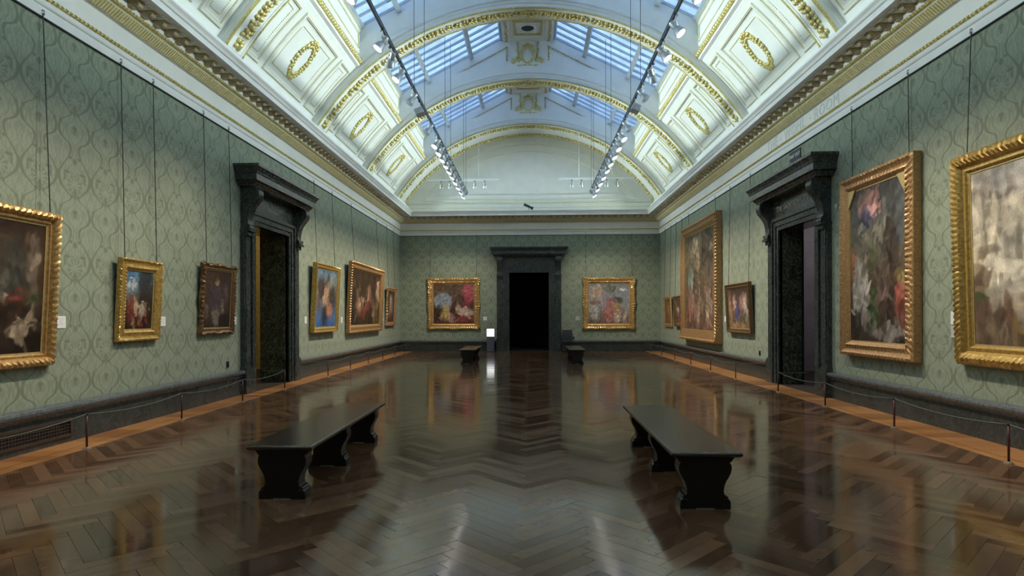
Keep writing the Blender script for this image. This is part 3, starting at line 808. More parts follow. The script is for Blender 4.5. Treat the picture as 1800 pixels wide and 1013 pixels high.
# ================================================================== PAINTINGS
def lin(c):
    c = np.asarray(c, float) / 255.0
    return np.where(c <= .04045, c / 12.92, ((c + .055) / 1.055) ** 2.4)
def canvas_mesh(w, h, bgc, patches, seed, res=.017, angs=(90, 75, 105, 20, -30, 60)):
    """abstract colour study: soft warped patches of paint, no figures"""
    nx = max(30, min(190, int(w / res))); ny = max(30, min(190, int(h / res)))
    rng = np.random.RandomState(seed)
    U, V = np.meshgrid(np.linspace(0, 1, nx + 1), np.linspace(0, 1, ny + 1))
    def wav(n, f0, f1):
        o = np.zeros_like(U)
        for _ in range(n):
            a = rng.uniform(0, 2 * PI); f = rng.uniform(f0, f1)
            o += np.sin((U * math.cos(a) * w + V * math.sin(a) * h) / max(w, h) * f * 2 * PI + rng.uniform(0, 6.28))
        return o / n ** .5
    q = .022 / max(w, 1.0); qv = .022 / max(h, 1.0)
    u = U + q * (wav(6, 2, 7) + .45 * wav(6, 10, 24)); v = V + qv * (wav(6, 2, 7) + .45 * wav(6, 10, 24))
    stops = lin(bgc); n = len(stops); t = np.clip((1 - v) * (n - 1), 0, n - 1.001); i = t.astype(int); f = (t - i)[..., None]
    C = stops[i] * (1 - f) + stops[i + 1] * f
    for (cx, cy, rx, ry, rot, rgb, soft) in patches:
        a = math.radians(rot); dx, dy = (u - cx) * w, (v - cy) * h; s_ = 1.0
        X_ = (dx * math.cos(a) + dy * math.sin(a)) / (rx * w); Y_ = (-dx * math.sin(a) + dy * math.cos(a)) / (ry * h)
        d = np.sqrt(X_ ** 2 + Y_ ** 2); k = np.clip((1 + soft - d) / (2 * soft), 0, 1); k = (k * k * (3 - 2 * k))[..., None]
        shade = np.clip(.85 + .16 * wav(4, 5, 14), .5, 1.25)[..., None]
        cc = lin(rgb); cc = (.78 * cc + .22 * cc.mean()) * 1.15
        C = C * (1 - .85 * k) + cc * shade * k * .85
    for _ in range(int(170 + 60 * w * h)):
        cx, cy = rng.rand(2); j0, k0 = min(ny, int(cy * ny)), min(nx, int(cx * nx))
        colr = C[min(ny, max(0, j0 + rng.randint(-4, 5))), min(nx, max(0, k0 + rng.randint(-4, 5)))] * rng.choice([.5, .7, .85, 1.15, 1.35, 1.7])
        L_, W_ = rng.uniform(.02, .07) * max(w, h), rng.uniform(.006, .02) * max(w, h); a = rng.choice(angs) + rng.uniform(-8, 8); a = math.radians(a)
        rr_ = L_ * 1.4; j1, j2 = max(0, int((cy - rr_ / h) * ny)), min(ny + 1, int((cy + rr_ / h) * ny) + 2); k1, k2 = max(0, int((cx - rr_ / w) * nx)), min(nx + 1, int((cx + rr_ / w) * nx) + 2)
        dx, dy = (u[j1:j2, k1:k2] - cx) * w, (v[j1:j2, k1:k2] - cy) * h
        d = np.sqrt(((dx * math.cos(a) + dy * math.sin(a)) / L_) ** 2 + ((-dx * math.sin(a) + dy * math.cos(a)) / W_) ** 2)
        kk = np.clip((1.15 - d) / .3, 0, 1)[..., None] * .75
        C[j1:j2, k1:k2] = C[j1:j2, k1:k2] * (1 - kk) + colr * kk
    C *= np.clip(1 + .13 * wav(8, 8, 30), .5, 1.6)[..., None]
    m = MB(); m.v = [(-w / 2 + w * U[j, k], -h / 2 + h * V[j, k], 0) for j in range(ny + 1) for k in range(nx + 1)]
    W_ = nx + 1
    m.f = [(j * W_ + k, j * W_ + k + 1, (j + 1) * W_ + k + 1, (j + 1) * W_ + k) for j in range(ny) for k in range(nx)]
    me = bpy.data.meshes.new('canvas'); me.from_pydata(m.v, [], m.f); me.materials.append(M['canvas'])
    at = me.color_attributes.new('Col', 'FLOAT_COLOR', 'POINT')
    full = np.ones((len(m.v), 4)); full[:, :3] = np.clip(C.reshape(-1, 3), 0.001, 1); at.data.foreach_set('color', full.ravel()); return me

def gilt(name, c0, c1, rough=.36, metal=.6):
    return mat_noise(name, c0, c1, 26, rough, metal, .35, bd=.005)
G_BRIGHT = gilt('bright_gilt_frame', (.40, .23, .075), (.72, .47, .19))
G_YELLOW = gilt('yellow_gilt_frame', (.38, .235, .055), (.70, .475, .155))
G_BROWN = gilt('worn_brown_gilt_frame', (.32, .18, .075), (.54, .33, .15), .42, .5)
G_DARK = gilt('dark_umber_gilt_frame', (.10, .055, .022), (.24, .14, .06), .42, .4)
G_ROSE = gilt('rosy_gilt_frame', (.32, .17, .08), (.62, .38, .20), .4, .5)

def sweep_frame(w, h, prof, carve, scallop=0.0, seg=.02):
    """prof: (inset from outer edge, height); carve: per point (amplitude, wavelength, twist)"""
    m = MB()
    corners = [(-w / 2, -h / 2), (w / 2, -h / 2), (w / 2, h / 2), (-w / 2, h / 2)]
    for k in range(4):
        a, b = Vector(corners[k]), Vector(corners[(k + 1) % 4]); L = (b - a).length; t = (b - a) / L; nrm = Vector((-t.y, t.x))
        ns = max(4, int(L / seg)); rings = []
        for i in range(ns + 1):
            q = i / ns; ring = []
            sc = 0
            if scallop: sc = scallop * (max(0, math.cos(4 * PI * q)) * 1.0 + .45 * max(0, -math.cos(4 * PI * q)) * max(0, math.cos(16 * PI * q)) - .25)
            for j, (o, hh) in enumerate(prof):
                am, wl, tw = carve[j] if carve and j < len(carve) and carve[j] else (0, 1, 0)
                f = 0
                if am and 0 < i < ns: f = am * (2 * abs(math.sin(PI * (q * L / wl + tw * j))) - 1.1)
                oo = o - f * .7 - (sc * max(0, 1 - o / .1) if o < .1 else 0)
                s = o + q * (L - 2 * o)
                p = a + t * s + nrm * oo
                ring.append((p.x, p.y, hh + f))
            rings.append(ring)
        m.loft(rings, False, False)
    return m

STY = {
 'gadroon': dict(prof=[(0, 0), (0, .03), (.005, .06), (.03, .10), (.065, .115), (.10, .095), (.115, .06), (.12, .05), (.15, .055), (.16, .035), (.17, .03)], carve=[None, (.006, .075, 0), (.010, .075, .12), (.013, .075, .14), (.013, .075, .16), (.010, .075, .18), (.004, .075, .2)], g='bright', slip=True),
 'beaded': dict(prof=[(0, 0), (0, .05), (.01, .065), (.025, .065), (.035, .055), (.075, .045), (.11, .055), (.12, .06), (.135, .05), (.15, .03)], carve=[None, (.004, .035, 0), (.006, .035, 0), (.006, .035, 0), None, (.008, .06, .5), (.008, .06, .5), (.004, .03, 0), (.004, .03, 0)], g='yellow'),
 'crest': dict(prof=[(0, 0), (0, .03), (.012, .06), (.03, .07), (.05, .05), (.075, .045), (.09, .05), (.10, .03)], carve=[None, (.008, .10, .2), (.012, .085, .25), (.012, .07, .3), (.008, .06, .2), None, None], g='dark', scal=.03),
 'box': dict(prof=[(0, 0), (0, .115), (.01, .125), (.03, .125), (.04, .11), (.08, .10), (.10, .105), (.115, .09), (.13, .08)], carve=[None, None, (.005, .04, 0), (.005, .04, 0), None, (.003, .05, 0)], g='yellow'),
 'dentil': dict(prof=[(0, 0), (0, .09), (.02, .11), (.045, .11), (.055, .09), (.10, .075), (.15, .085), (.175, .07), (.19, .06), (.20, .04)], carve=[None, (.008, .08, 0), (.014, .08, 0), (.014, .08, 0), None, None, (.006, .05, 0), (.006, .05, 0)], g='brown'),
 'rococo': dict(prof=[(0, 0), (0, .04), (.02, .08), (.06, .095), (.10, .075), (.15, .06), (.19, .07), (.215, .055), (.23, .035)], carve=[None, (.010, .13, .2), (.014, .12, .25), (.015, .11, .3), (.010, .10, .3), (.010, .09, .2), (.008, .07, 0), (.004, .05, 0)], g='bright', scal=.045),
 'leaf': dict(prof=[(0, 0), (0, .115), (.015, .13), (.05, .135), (.065, .12), (.11, .10), (.16, .11), (.18, .125), (.20, .11), (.215, .09), (.235, .075)], carve=[None, None, (.004, .05, 0), (.012, .09, .2), None, None, (.012, .09, .25), (.008, .05, 0), None], g='brown'),
 'altar': dict(prof=[(0, 0), (0, .17), (.03, .20), (.07, .20), (.09, .175), (.17, .16), (.22, .17), (.25, .155), (.30, .13), (.33, .12)], carve=[None, (.006, .10, 0), (.014, .10, 0), (.010, .10, 0), None, None, (.006, .06, 0)], g='brown'),
 'plain': dict(prof=[(0, 0), (0, .085), (.012, .10), (.035, .10), (.045, .085), (.08, .075), (.095, .08), (.105, .06)], carve=[None, None, (.003, .04, 0), (.003, .04, 0)], g='dark'),
}
GM = {'bright': G_BRIGHT, 'yellow': G_YELLOW, 'brown': G_BROWN, 'dark': G_DARK, 'rose': G_ROSE}
M['slip'] = mat_noise('pale_gilt_slip', (.55, .40, .16), (.74, .56, .26), 20, .35, .5)

def painting(side, sa, sb, z0, z1, style, bgc, patches, label, seed, gm=None, scale=1.0, tilt=3.0, chains=None, predella=0.0, corner=False, angs=(90, 75, 105, 20, -30, 60)):
    w, h = abs(sb - sa), z1 - z0; st = STY[style]; fm = GM[gm or st['g']]
    P = WALLS[side][0]; sc = (sa + sb) / 2
    base = facing(side, sc, .004, z0)
    root = empty('framed_painting', mat4=base @ Matrix.Rotation(math.radians(tilt), 4, 'X')); tag(root, label, 'painting')
    prof = [(o * scale, hh * max(.8, min(1.2, scale))) for o, hh in st['prof']]
    m = sweep_frame(w, h, prof, st.get('carve'), st.get('scal', 0) * scale)
    up = T((0, h / 2, .004))
    put('frame', m.mesh('frame', fm, 'auto'), root, mat4=up)
    fo, fh = prof[-1]
    m = MB(); m.box(-w / 2 + .02, w / 2 - .02, -h / 2 + .02, h / 2 - .02, -.004, .003); put('back_board', m.mesh('back_board', M['bench']), root, mat4=up)
    cw_, ch_ = w - 2 * fo + .01, h - 2 * fo + .01
    m = MB()
    for k, (x0, x1, y0, y1) in enumerate(((-cw_ / 2, cw_ / 2, -ch_ / 2, -ch_ / 2 + .022), (-cw_ / 2, cw_ / 2, ch_ / 2 - .022, ch_ / 2), (-cw_ / 2, -cw_ / 2 + .022, -ch_ / 2, ch_ / 2), (cw_ / 2 - .022, cw_ / 2, -ch_ / 2, ch_ / 2))):
        m.box(x0, x1, y0, y1, fh - .02, fh - .004)
    put('inner_slip', m.mesh('inner_slip', M['slip']), root, mat4=up)
    put('canvas', canvas_mesh(cw_, ch_, bgc, patches, seed, angs=angs), root, mat4=T((0, h / 2, fh - .008)))
    if predella:
        m = MB(); m.prism([(.02, 0), (.02, prof[2][1] + .05), (.06, prof[2][1] + .06), (.10, prof[2][1] + .02), (predella, prof[2][1] - .02), (predella, 0)], lambda a, b, t: Vector((t, a, b)), -w / 2 - .01, w / 2 + .01)
        put('base_moulding', m.mesh('base_moulding', fm, 'auto'), root)
    if corner:
        for sg in (-1, 1):
            m = MB(); x, y = sg * cw_ / 2, ch_ / 2; q = .20
            m.prism([(x, y), (x - sg * q, y), (x, y - q * 1.5)], lambda a, b, t: Vector((a, b, t)), fh - .006, fh + .02); put('corner_spandrel', m.mesh('corner_spandrel', M['slip']), root, mat4=up)
    # two hanging chains up to hooks on the picture rail
    for s in (chains or (sa + .12 * (sb - sa), sb - .12 * (sb - sa))):
        sgn = 1 if side in ('left', 'back') else -1
        top = root.matrix_world @ Vector(((s - sc) * sgn, h - .03, .03)); hook = P(s, .045, RAIL + .03)
        m = MB(); n = 8; m.tube([top.lerp(hook, k / n) for k in range(n + 1)], .0065, 5)
        o = m.build('chain', M['chain'], root); o.matrix_parent_inverse = root.matrix_world.inverted()
        m = MB(); m.tube([P(s, .03, RAIL + .07), P(s, .055, RAIL + .06), P(s, .06, RAIL + .02), P(s, .045, RAIL - .0)], .009, 6)
        o = m.build('hook', M['grey_metal'], root); o.matrix_parent_inverse = root.matrix_world.inverted()
    return root
bpy.context.view_layer.update()

BRN, UMB, BLK, RED, PNK, FLS, SKY, GRN, OCH, WHT, BLU, GRY = (88, 62, 44), (52, 38, 28), (26, 20, 17), (138, 50, 38), (176, 98, 100), (196, 158, 130), (128, 150, 172), (60, 78, 44), (150, 118, 58), (205, 200, 188), (58, 78, 132), (128, 124, 118)
def confetti(seed, n, x0, x1, y0, y1, cols, r0=.02, r1=.07, asp=1.6):
    rr = random.Random(seed)
    return [(rr.uniform(x0, x1), rr.uniform(y0, y1), rr.uniform(r0, r1), rr.uniform(r0, r1) * asp, rr.uniform(-40, 40), rr.choice(cols), rr.uniform(.15, .4)) for _ in range(n)]

painting('left', 4.4, 6.80, .95, 2.70, 'gadroon', [UMB, (74, 56, 40), UMB, BLK],
    [(.78, .62, .09, .22, 0, (62, 70, 64), .2), (.92, .6, .04, .3, 0, (112, 98, 82), .3), (.5, .7, .3, .2, 0, (70, 52, 38), .5), (.8, .28, .14, .12, 0, (60, 42, 30), .4), (.86, .18, .09, .05, 12, (176, 156, 128), .3)] + confetti(1, 16, .1, .95, .3, .55, [FLS, RED, OCH, GRN, (180, 150, 120), BRN], .02, .045),
    'wide dark interior painting in heavy gadrooned gold frame above the iron grille', 1, scale=.85, chains=(4.75, 6.68))
painting('left', 7.88, 8.80, 1.17, 2.315, 'beaded', [(70, 108, 140), (118, 142, 156), (84, 74, 58), (50, 36, 26), BLK],
    [(.75, .65, .3, .42, 10, (44, 32, 24), .2), (.2, .86, .18, .08, 0, (64, 108, 150), .3), (.25, .74, .17, .04, 8, (190, 200, 206), .4), (.22, .4, .12, .16, -15, (150, 58, 40), .3), (.4, .38, .07, .14, 12, FLS, .3), (.2, .22, .1, .14, 0, (98, 40, 34), .4), (.6, .33, .14, .1, 30, (190, 168, 140), .3)] + confetti(2, 10, .2, .9, .05, .35, [FLS, BRN, OCH, RED], .025, .05),
    'small upright painting with blue sky corner in bright beaded gold frame', 2)
painting('left', 9.92, 11.05, 1.2, 2.43, 'crest', [(66, 50, 44), (76, 58, 52), (70, 54, 46), (46, 34, 28)],
    [(.42, .5, .24, .22, 0, (74, 64, 74), .4), (.45, .78, .05, .07, 0, (176, 140, 84), .4), (.45, .2, .14, .16, 0, (128, 118, 104), .4), (.8, .62, .08, .1, 0, (100, 88, 96), .5), (.12, .3, .06, .1, 0, (116, 100, 88), .5), (.78, .15, .2, .12, 0, (40, 30, 24), .4), (.7, .34, .08, .08, 30, (130, 114, 98), .5)],
    'dusky brown painting in dark crested carved frame beside marble doorway', 3)
painting('left', 15.05, 16.92, 1.09, 2.89, 'box', [(96, 128, 160), (132, 140, 138), (96, 100, 104), (74, 112, 156), (52, 92, 148)],
    [(.25, .68, .2, .2, 0, (58, 44, 40), .4), (.55, .75, .1, .25, -12, (88, 74, 60), .3), (.5, .52, .14, .24, -25, (192, 146, 108), .35), (.8, .5, .18, .22, 0, (62, 52, 50), .4), (.45, .2, .16, .2, 0, (48, 36, 32), .3), (.68, .3, .14, .12, 0, (190, 120, 80), .4), (.85, .8, .1, .1, 0, (120, 130, 120), .5), (.15, .4, .08, .2, 10, (110, 92, 84), .5)],
    'upright blue and flesh toned painting in deep plain gold box frame', 4)
painting('left', 18.0, 22.0, .99, 3.2, 'dentil', [(62, 48, 36), (74, 56, 42), (58, 42, 32), (40, 30, 24)],
    confetti(5, 46, .05, .95, .1, .72, [FLS, BRN, (150, 62, 44), OCH, (66, 50, 40), (120, 96, 70), (46, 36, 30), (170, 120, 84)], .02, .06, 2.2) + [(.55, .38, .07, .12, 10, (160, 66, 50), .4), (.85, .3, .1, .2, 0, (120, 96, 56), .5), (.1, .5, .08, .3, 0, (44, 34, 28), .4)],
    'large dark brown crowded painting in dentil edged gold frame', 5, scale=1.15)
painting('left', 22.92, 24.4, 1.13, 2.63, 'rococo', [UMB, (70, 54, 44), (60, 44, 36), UMB],
    [(.5, .6, .16, .25, 10, (200, 170, 150), .4), (.4, .35, .12, .2, -10, (168, 120, 100), .4), (.7, .5, .12, .3, 5, (150, 110, 92), .5), (.5, .12, .3, .08, 0, (110, 50, 40), .5)],
    'small painting with pale flesh tones in rosy scrolled frame near room corner', 6, gm='rose', scale=.6)
painting('back', -4.33, -2.10, .94, 3.13, 'rococo', [(92, 70, 54), (96, 78, 66), (84, 62, 52), (76, 50, 42), (92, 56, 48)],
    [(.25, .55, .22, .22, 0, (146, 160, 178), .12), (.86, .78, .15, .24, 8, (184, 70, 90), .25), (.8, .5, .1, .16, 0, (150, 48, 64), .4), (.28, .28, .12, .2, -12, (190, 160, 84), .3), (.14, .36, .1, .12, 20, (64, 66, 40), .3), (.8, .3, .2, .09, -10, (216, 186, 164), .3), (.62, .36, .07, .12, 15, (208, 172, 148), .3), (.78, .13, .24, .08, 0, (160, 60, 54), .3), (.42, .15, .08, .12, 0, (196, 150, 124), .4), (.08, .2, .08, .2, 0, (70, 46, 42), .5)],
    'square painting with crimson and pale blue passages in scalloped gold frame', 7, tilt=2.0, chains=(-4.2, -2.23))
painting('back', 2.28, 4.47, .93, 3.12, 'rococo', [(126, 124, 122), (142, 148, 158), (150, 152, 160), (132, 120, 114), (118, 100, 90)],
    [(.12, .3, .13, .17, 0, (190, 188, 184), .3), (.15, .52, .14, .05, 0, (150, 84, 46), .3), (.22, .76, .16, .14, 20, (190, 158, 128), .4), (.5, .25, .15, .18, 0, (196, 112, 98), .3), (.5, .5, .12, .14, 10, (180, 104, 104), .4), (.72, .58, .13, .1, -20, (70, 80, 46), .3), (.7, .42, .1, .1, 0, (196, 156, 74), .3), (.7, .2, .08, .16, 0, (214, 182, 162), .35), (.9, .2, .05, .16, -15, (200, 184, 168), .4), (.55, .85, .18, .08, 0, (112, 116, 96), .5), (.85, .84, .1, .03, -5, (214, 214, 212), .5)],
    'square painting with rose and silver grey passages in scalloped gold frame', 8, tilt=2.0, chains=(2.41, 4.34))
painting('right', 3.1, 7.83, .88, 3.48, 'gadroon', [(160, 160, 158), (196, 186, 168), (190, 180, 158), (176, 162, 138), (140, 122, 98), (84, 70, 56)],
    [(.12, .72, .5, .05, 0, (188, 178, 156), .2), (.2, .45, .14, .2, 0, (206, 198, 178), .2), (.145, .4, .018, .2, 0, (150, 146, 134), .15), (.215, .4, .02, .22, 0, (146, 142, 130), .15), (.03, .26, .03, .2, 0, (84, 58, 44), .2), (.045, .46, .03, .06, 0, (150, 112, 52), .2), (.085, .18, .025, .1, 10, (124, 66, 52), .2), (.03, .27, .02, .05, 0, (76, 90, 52), .25), (.12, .88, .14, .05, 0, (170, 158, 150), .4), (.2, .1, .2, .04, 0, (120, 102, 82), .3)] + confetti(9, 30, .1, .98, .06, .34, [(170, 140, 110), RED, OCH, BRN, (190, 178, 156), GRN], .015, .04, 2.2) + [(.08 + .1 * k, .55, .012, .3, 0, (196, 188, 170), .3) for k in range(2, 9)],
    'very wide pale stone coloured painting in rolled acanthus gold frame', 9, scale=1.45, tilt=1.5, chains=(3.6, 7.62), gm='yellow', angs=(90, 90, 0, 88))
painting('right', 8.62, 10.62, .83, 3.80, 'leaf', [(60, 54, 50), (92, 92, 90), (112, 106, 92), (84, 70, 56), (64, 50, 40), (58, 46, 38)],
    [(.35, .86, .18, .09, 12, (186, 122, 110), .3), (.3, .8, .12, .06, 0, (70, 84, 128), .4), (.5, .66, .16, .1, 0, (136, 130, 112), .4), (.2, .3, .14, .22, 6, (178, 172, 160), .25), (.15, .13, .14, .08, 0, (36, 30, 28), .3), (.45, .2, .1, .12, 0, (70, 96, 50), .3), (.75, .5, .14, .28, 0, (70, 54, 42), .4), (.9, .26, .08, .14, 0, (150, 70, 56), .4), (.92, .38, .06, .05, 0, (176, 156, 80), .4), (.72, .06, .3, .05, 0, (140, 134, 124), .2), (.06, .48, .05, .1, 0, (150, 84, 40), .4), (.42, .58, .08, .1, 0, (84, 92, 54), .4), (.6, .36, .1, .14, 0, (122, 96, 84), .5), (.9, .8, .08, .2, 0, (92, 94, 96), .3)],
    'tall painting with pink, white and green passages in deep leaf carved frame', 10, tilt=0, corner=True)
painting('right', 14.93, 16.70, 1.05, 2.34, 'plain', [(60, 46, 38), (92, 74, 62), (110, 90, 74), (122, 96, 66)],
    [(.1, .5, .07, .35, 0, (170, 136, 104), .4), (.3, .62, .07, .18, 0, (196, 160, 140), .4), (.45, .36, .08, .24, 0, (64, 78, 150), .3), (.62, .6, .07, .2, 0, (188, 130, 120), .4), (.8, .5, .1, .3, 0, (196, 176, 160), .35), (.78, .25, .07, .18, 0, (74, 92, 56), .4), (.45, .08, .4, .07, 0, (170, 136, 92), .4), (.22, .4, .05, .25, 0, (120, 70, 50), .4)],
    'painting of blue, green and pale columns of colour in dark plain frame', 11, chains=(15.06, 16.57))
painting('right', 17.4, 21.43, .69, 4.51, 'altar', [(96, 92, 76), (110, 102, 84), (102, 90, 74), (98, 82, 68), (104, 82, 68), (92, 70, 60)],
    [(.22, .5, .11, .13, 0, (112, 140, 132), .25), (.3, .85, .16, .1, 25, (146, 136, 110), .5), (.4, .72, .12, .1, -20, (134, 112, 86), .5), (.75, .75, .2, .22, 0, (86, 74, 64), .5), (.3, .25, .08, .14, 0, (176, 156, 130), .4), (.15, .15, .1, .1, 0, (132, 62, 58), .4)] + confetti(12, 40, .1, .95, .05, .42, [(150, 110, 90), (132, 70, 60), (170, 140, 112), (86, 66, 56), (120, 110, 90), (110, 60, 56)], .02, .05, 2.2),
    'towering faded brown altarpiece painting in thick stepped frame with base moulding', 12, tilt=0, predella=.36, chains=(17.9, 20.9))
painting('right', 21.69, 22.79, 1.11, 2.22, 'plain', [(84, 66, 48), (96, 74, 56), (120, 62, 48)],
    [(.45, .55, .2, .12, 0, (206, 180, 170), .4), (.45, .38, .15, .12, 0, (112, 108, 136), .4), (.5, .12, .3, .1, 0, (150, 70, 56), .4), (.2, .7, .1, .2, 0, (120, 104, 60), .5)],
    'small upright painting with red and violet passages in dark gilt frame', 13, scale=.9)
painting('right', 23.34, 24.62, 1.07, 2.24, 'beaded', [(100, 84, 50), (110, 82, 56), (100, 64, 44)],
    [(.3, .7, .1, .2, 0, (156, 70, 60), .4), (.55, .6, .1, .2, 0, (176, 160, 120), .5), (.5, .2, .3, .15, 0, (150, 100, 50), .5)],
    'small upright ochre painting in pale gold frame nearest the room corner', 14, gm='bright', scale=.7)

# ---- white caption cards beside the pictures
cards = [('left', 6.985, 1.443, .13, .145, 'white caption card just beyond the gadrooned gold frame'), ('left', 8.97, 1.436, .13, .145, 'white caption card beside the small beaded gold frame'),
         ('left', 11.2, 1.43, .12, .14, 'white caption card beside the dark crested frame'), ('left', 14.80, 1.42, .14, .17, 'white caption card between marble doorway and box framed painting'),
         ('left', 17.66, 1.40, .14, .17, 'white caption card beside the large dentil edged frame'), ('left', 22.6, 1.4, .12, .14, 'white caption card by the rosy scrolled frame'),
         ('back', -1.88, 1.40, .16, .16, 'white caption card beside the crimson square painting'), ('back', 2.06, 1.40, .16, .16, 'white caption card beside the silver grey square painting'),
         ('right', 7.98, 1.46, .14, .17, 'upper white caption card beside the very wide pale painting'), ('right', 7.98, 1.28, .14, .15, 'lower grey caption card under a white one by the wide painting'),
         ('right', 17.15, 1.40, .13, .15, 'white caption card between altarpiece and dark plain frame')]
for side, s, z, w, h, lb in cards:
    root = empty('caption_card', mat4=facing(side, s, .0, z)); tag(root, lb, 'label card', 'caption cards on the walls')
    m = MB(); m.box(-w / 2, w / 2, -h / 2, h / 2, -.002, .008); m.build('card', M['card'] if 'grey' not in lb else M['card_print'], root)
    m = MB()
    for k in range(5): m.box(-w * .38, w * (.35 - .12 * (k % 3)), h * (.3 - .13 * k) - .003, h * (.3 - .13 * k) + .001, .008, .0086)
    m.build('print_lines', M['card_print'], root)

# ---- sign over the right doorway, room number, sockets, security camera
root = empty('exit_sign', mat4=facing('right', 12.635, 0, 4.80)); tag(root, 'navy WAY OUT sign standing on the marble door hood', 'sign')
bx('sign_board', M['sign'], root, -.25, .25, -.1, .1, -.005, .02); put('lettering', text_mesh('WAY OUT', .105, .002, M['letter_white']), root, (0, 0, .022))
bpy.context.view_layer.update()
o = put('room_number', text_mesh('9', .17, .004, M['letter_white'])); o.matrix_world = facing('right', 11.0, .004, 3.43); tag(o, 'small white number 9 on the wall beside right doorway', 'number')
for side, s, z, lb in (('left', 10.93, .62, 'small black wall socket under the dark crested frame'), ('right', 14.60, .60, 'small black wall socket between marble doorway and plain framed painting'), ('back', 1.88, .57, 'small black wall socket beside the attendant chair')):
    root = empty('wall_socket', mat4=facing(side, s, 0, z)); tag(root, lb, 'socket', 'wall sockets')
    bx('plate', M['black'], root, -.04, .04, -.055, .055, -.002, .016)
    m = MB(); m.lathe([(.02, .016), (.02, .022), (.004, .022)], (0, 0, 0), n=12); m.build('outlet', M['dark_metal'], root)
root = empty('security_camera', (.0, D - .36, 5.935)); tag(root, 'small dark security camera perched on the end wall cornice', 'camera')
m = MB(); m.lathe([(.06, 0), (.05, .02), (.02, .03), (.02, .14)], n=12); m.build('base', M['grey_metal'], root)
m = MB(); m.tube([(-.20, 0, .26), (-.19, 0, .255), (.02, -.02, .16), (.13, -.03, .10)], [.055, .06, .05, .045], 10); m.build('housing', M['slate'], root, 'auto')
m = MB(); m.tube([(.12, -.03, .105), (.18, -.035, .075)], .065, 10); m.build('lens_hood', M['black'], root, 'auto')

# what each stretch of wall holds, for describing posts, cords and lamps
NEAR = {'left': [(0, 'gadrooned gold frame'), (7.4, 'small beaded gold frame'), (9.4, 'dark crested frame'), (11.5, 'marble doorway'), (14.7, 'deep gold box frame'), (17.4, 'large dentil edged frame'), (22.4, 'rosy scrolled frame')],
        'right': [(0, 'very wide pale painting'), (8.3, 'tall leaf carved frame'), (11.0, 'marble doorway'), (14.3, 'dark plain frame'), (17.2, 'towering altarpiece'), (21.5, 'two small upright frames')]}
def near(side, y): return [n for a, n in NEAR[side] if y >= a][-1]
# ================================================================== FURNITURE
def make_bench(L):
    root = empty('bench'); W = .54
    m = MB(); rings = []
    for o, z in ((.03, .405), (.012, .412), (.0, .422), (.0, .438), (.006, .446), (.016, .45)):
        rings.append([(-W / 2 + o, o, z), (W / 2 - o, o, z), (W / 2 - o, L - o, z), (-W / 2 + o, L - o, z)])
    m.loft(rings); m.build('seat_top', M['bench_top'], root)
    hp = [(.245, .408), (.225, .400), (.215, .385), (.205, .380), (.205, .368), (.188, .362), (.198, .345), (.203, .315), (.198, .285), (.182, .250), (.160, .215), (.146, .18), (.140, .145), (.142, .118), (.150, .105), (.166, .100), (.176, .088), (.174, .074), (.186, .066), (.194, .05), (.194, .0)]
    poly = hp + [(-x, z) for x, z in reversed(hp)]
    for y in (.055, L * .5 - .07, L - .195):
        m = MB(); m.prism(poly, lambda a, b, t: Vector((a, t, b)), y, y + .14); lg = m.build('leg', M['bench'], root)
        for sg in (-1, 1):
            m = MB(); m.lathe([(.028, -.008), (.030, 0), (.030, .14), (.028, .148)], (sg * .163, y, .052), (0, 1, 0), 14); m.build('scroll', M['bench'], lg, 'auto')
        m = MB(); m.box(-.07, .07, y - .003, y + .143, 0, .008); m.build('foot_glide', M['chrome'], lg)
    m = MB(); m.box(-.03, .03, .1, L - .1, .30, .408); m.build('stretcher', M['bench'], root)
    return root
b0 = make_bench(2.45)
spots_b = [((-1.975, 4.81), 'long dark trestle bench on parquet facing the dark crested frame'), ((1.42, 4.66), 'long dark trestle bench on parquet facing the tall leaf framed painting'),
           ((-1.93, 18.78), 'dark trestle bench in front of the crimson square painting'), ((1.52, 18.78), 'dark trestle bench in front of the silver grey square painting')]
for i, ((x, y), lb) in enumerate(spots_b):
    o = b0 if i == 0 else copy_tree(b0)
    o.location = (x, y, 0); tag(o, lb, 'bench', 'trestle benches down the gallery')

# ---- rope barriers
pr = empty('barrier_post')
m = MB(); m.lathe([(.042, 0), (.042, .006), (.030, .012), (.014, .018), (.0115, .02)], n=16); m.build('base', M['chrome'], pr, 'auto')
m = MB(); m.lathe([(.0115, .015), (.0115, .385)], n=10); m.build('rod', M['post'], pr, True)
m = MB(); m.lathe([(.016, .382), (.018, .392), (.014, .404), (.003, .406)], n=10); m.build('cap', M['dark_metal'], pr, 'auto')
LINES = [('left', -5.0, [[3.0, 4.83, 6.68, 8.55, 10.4, 12.21], [14.86, 16.74, 18.6, 20.45, 22.3, 24.2]]), ('right', 4.88, [[2.5, 4.35, 6.25, 8.16, 10.03, 11.9], [14.33, 16.3, 18.3, 20.3, 22.3, 24.2]])]
firstp = True
def rope(a, b, sag):
    m = MB(); a, b = Vector(a), Vector(b); n = 12
    m.tube([a.lerp(b, k / n) - Vector((0, 0, sag * 4 * (k / n) * (1 - k / n))) for k in range(n + 1)], .0075, 6); return m.mesh('barrier_rope', M['cord'], True)
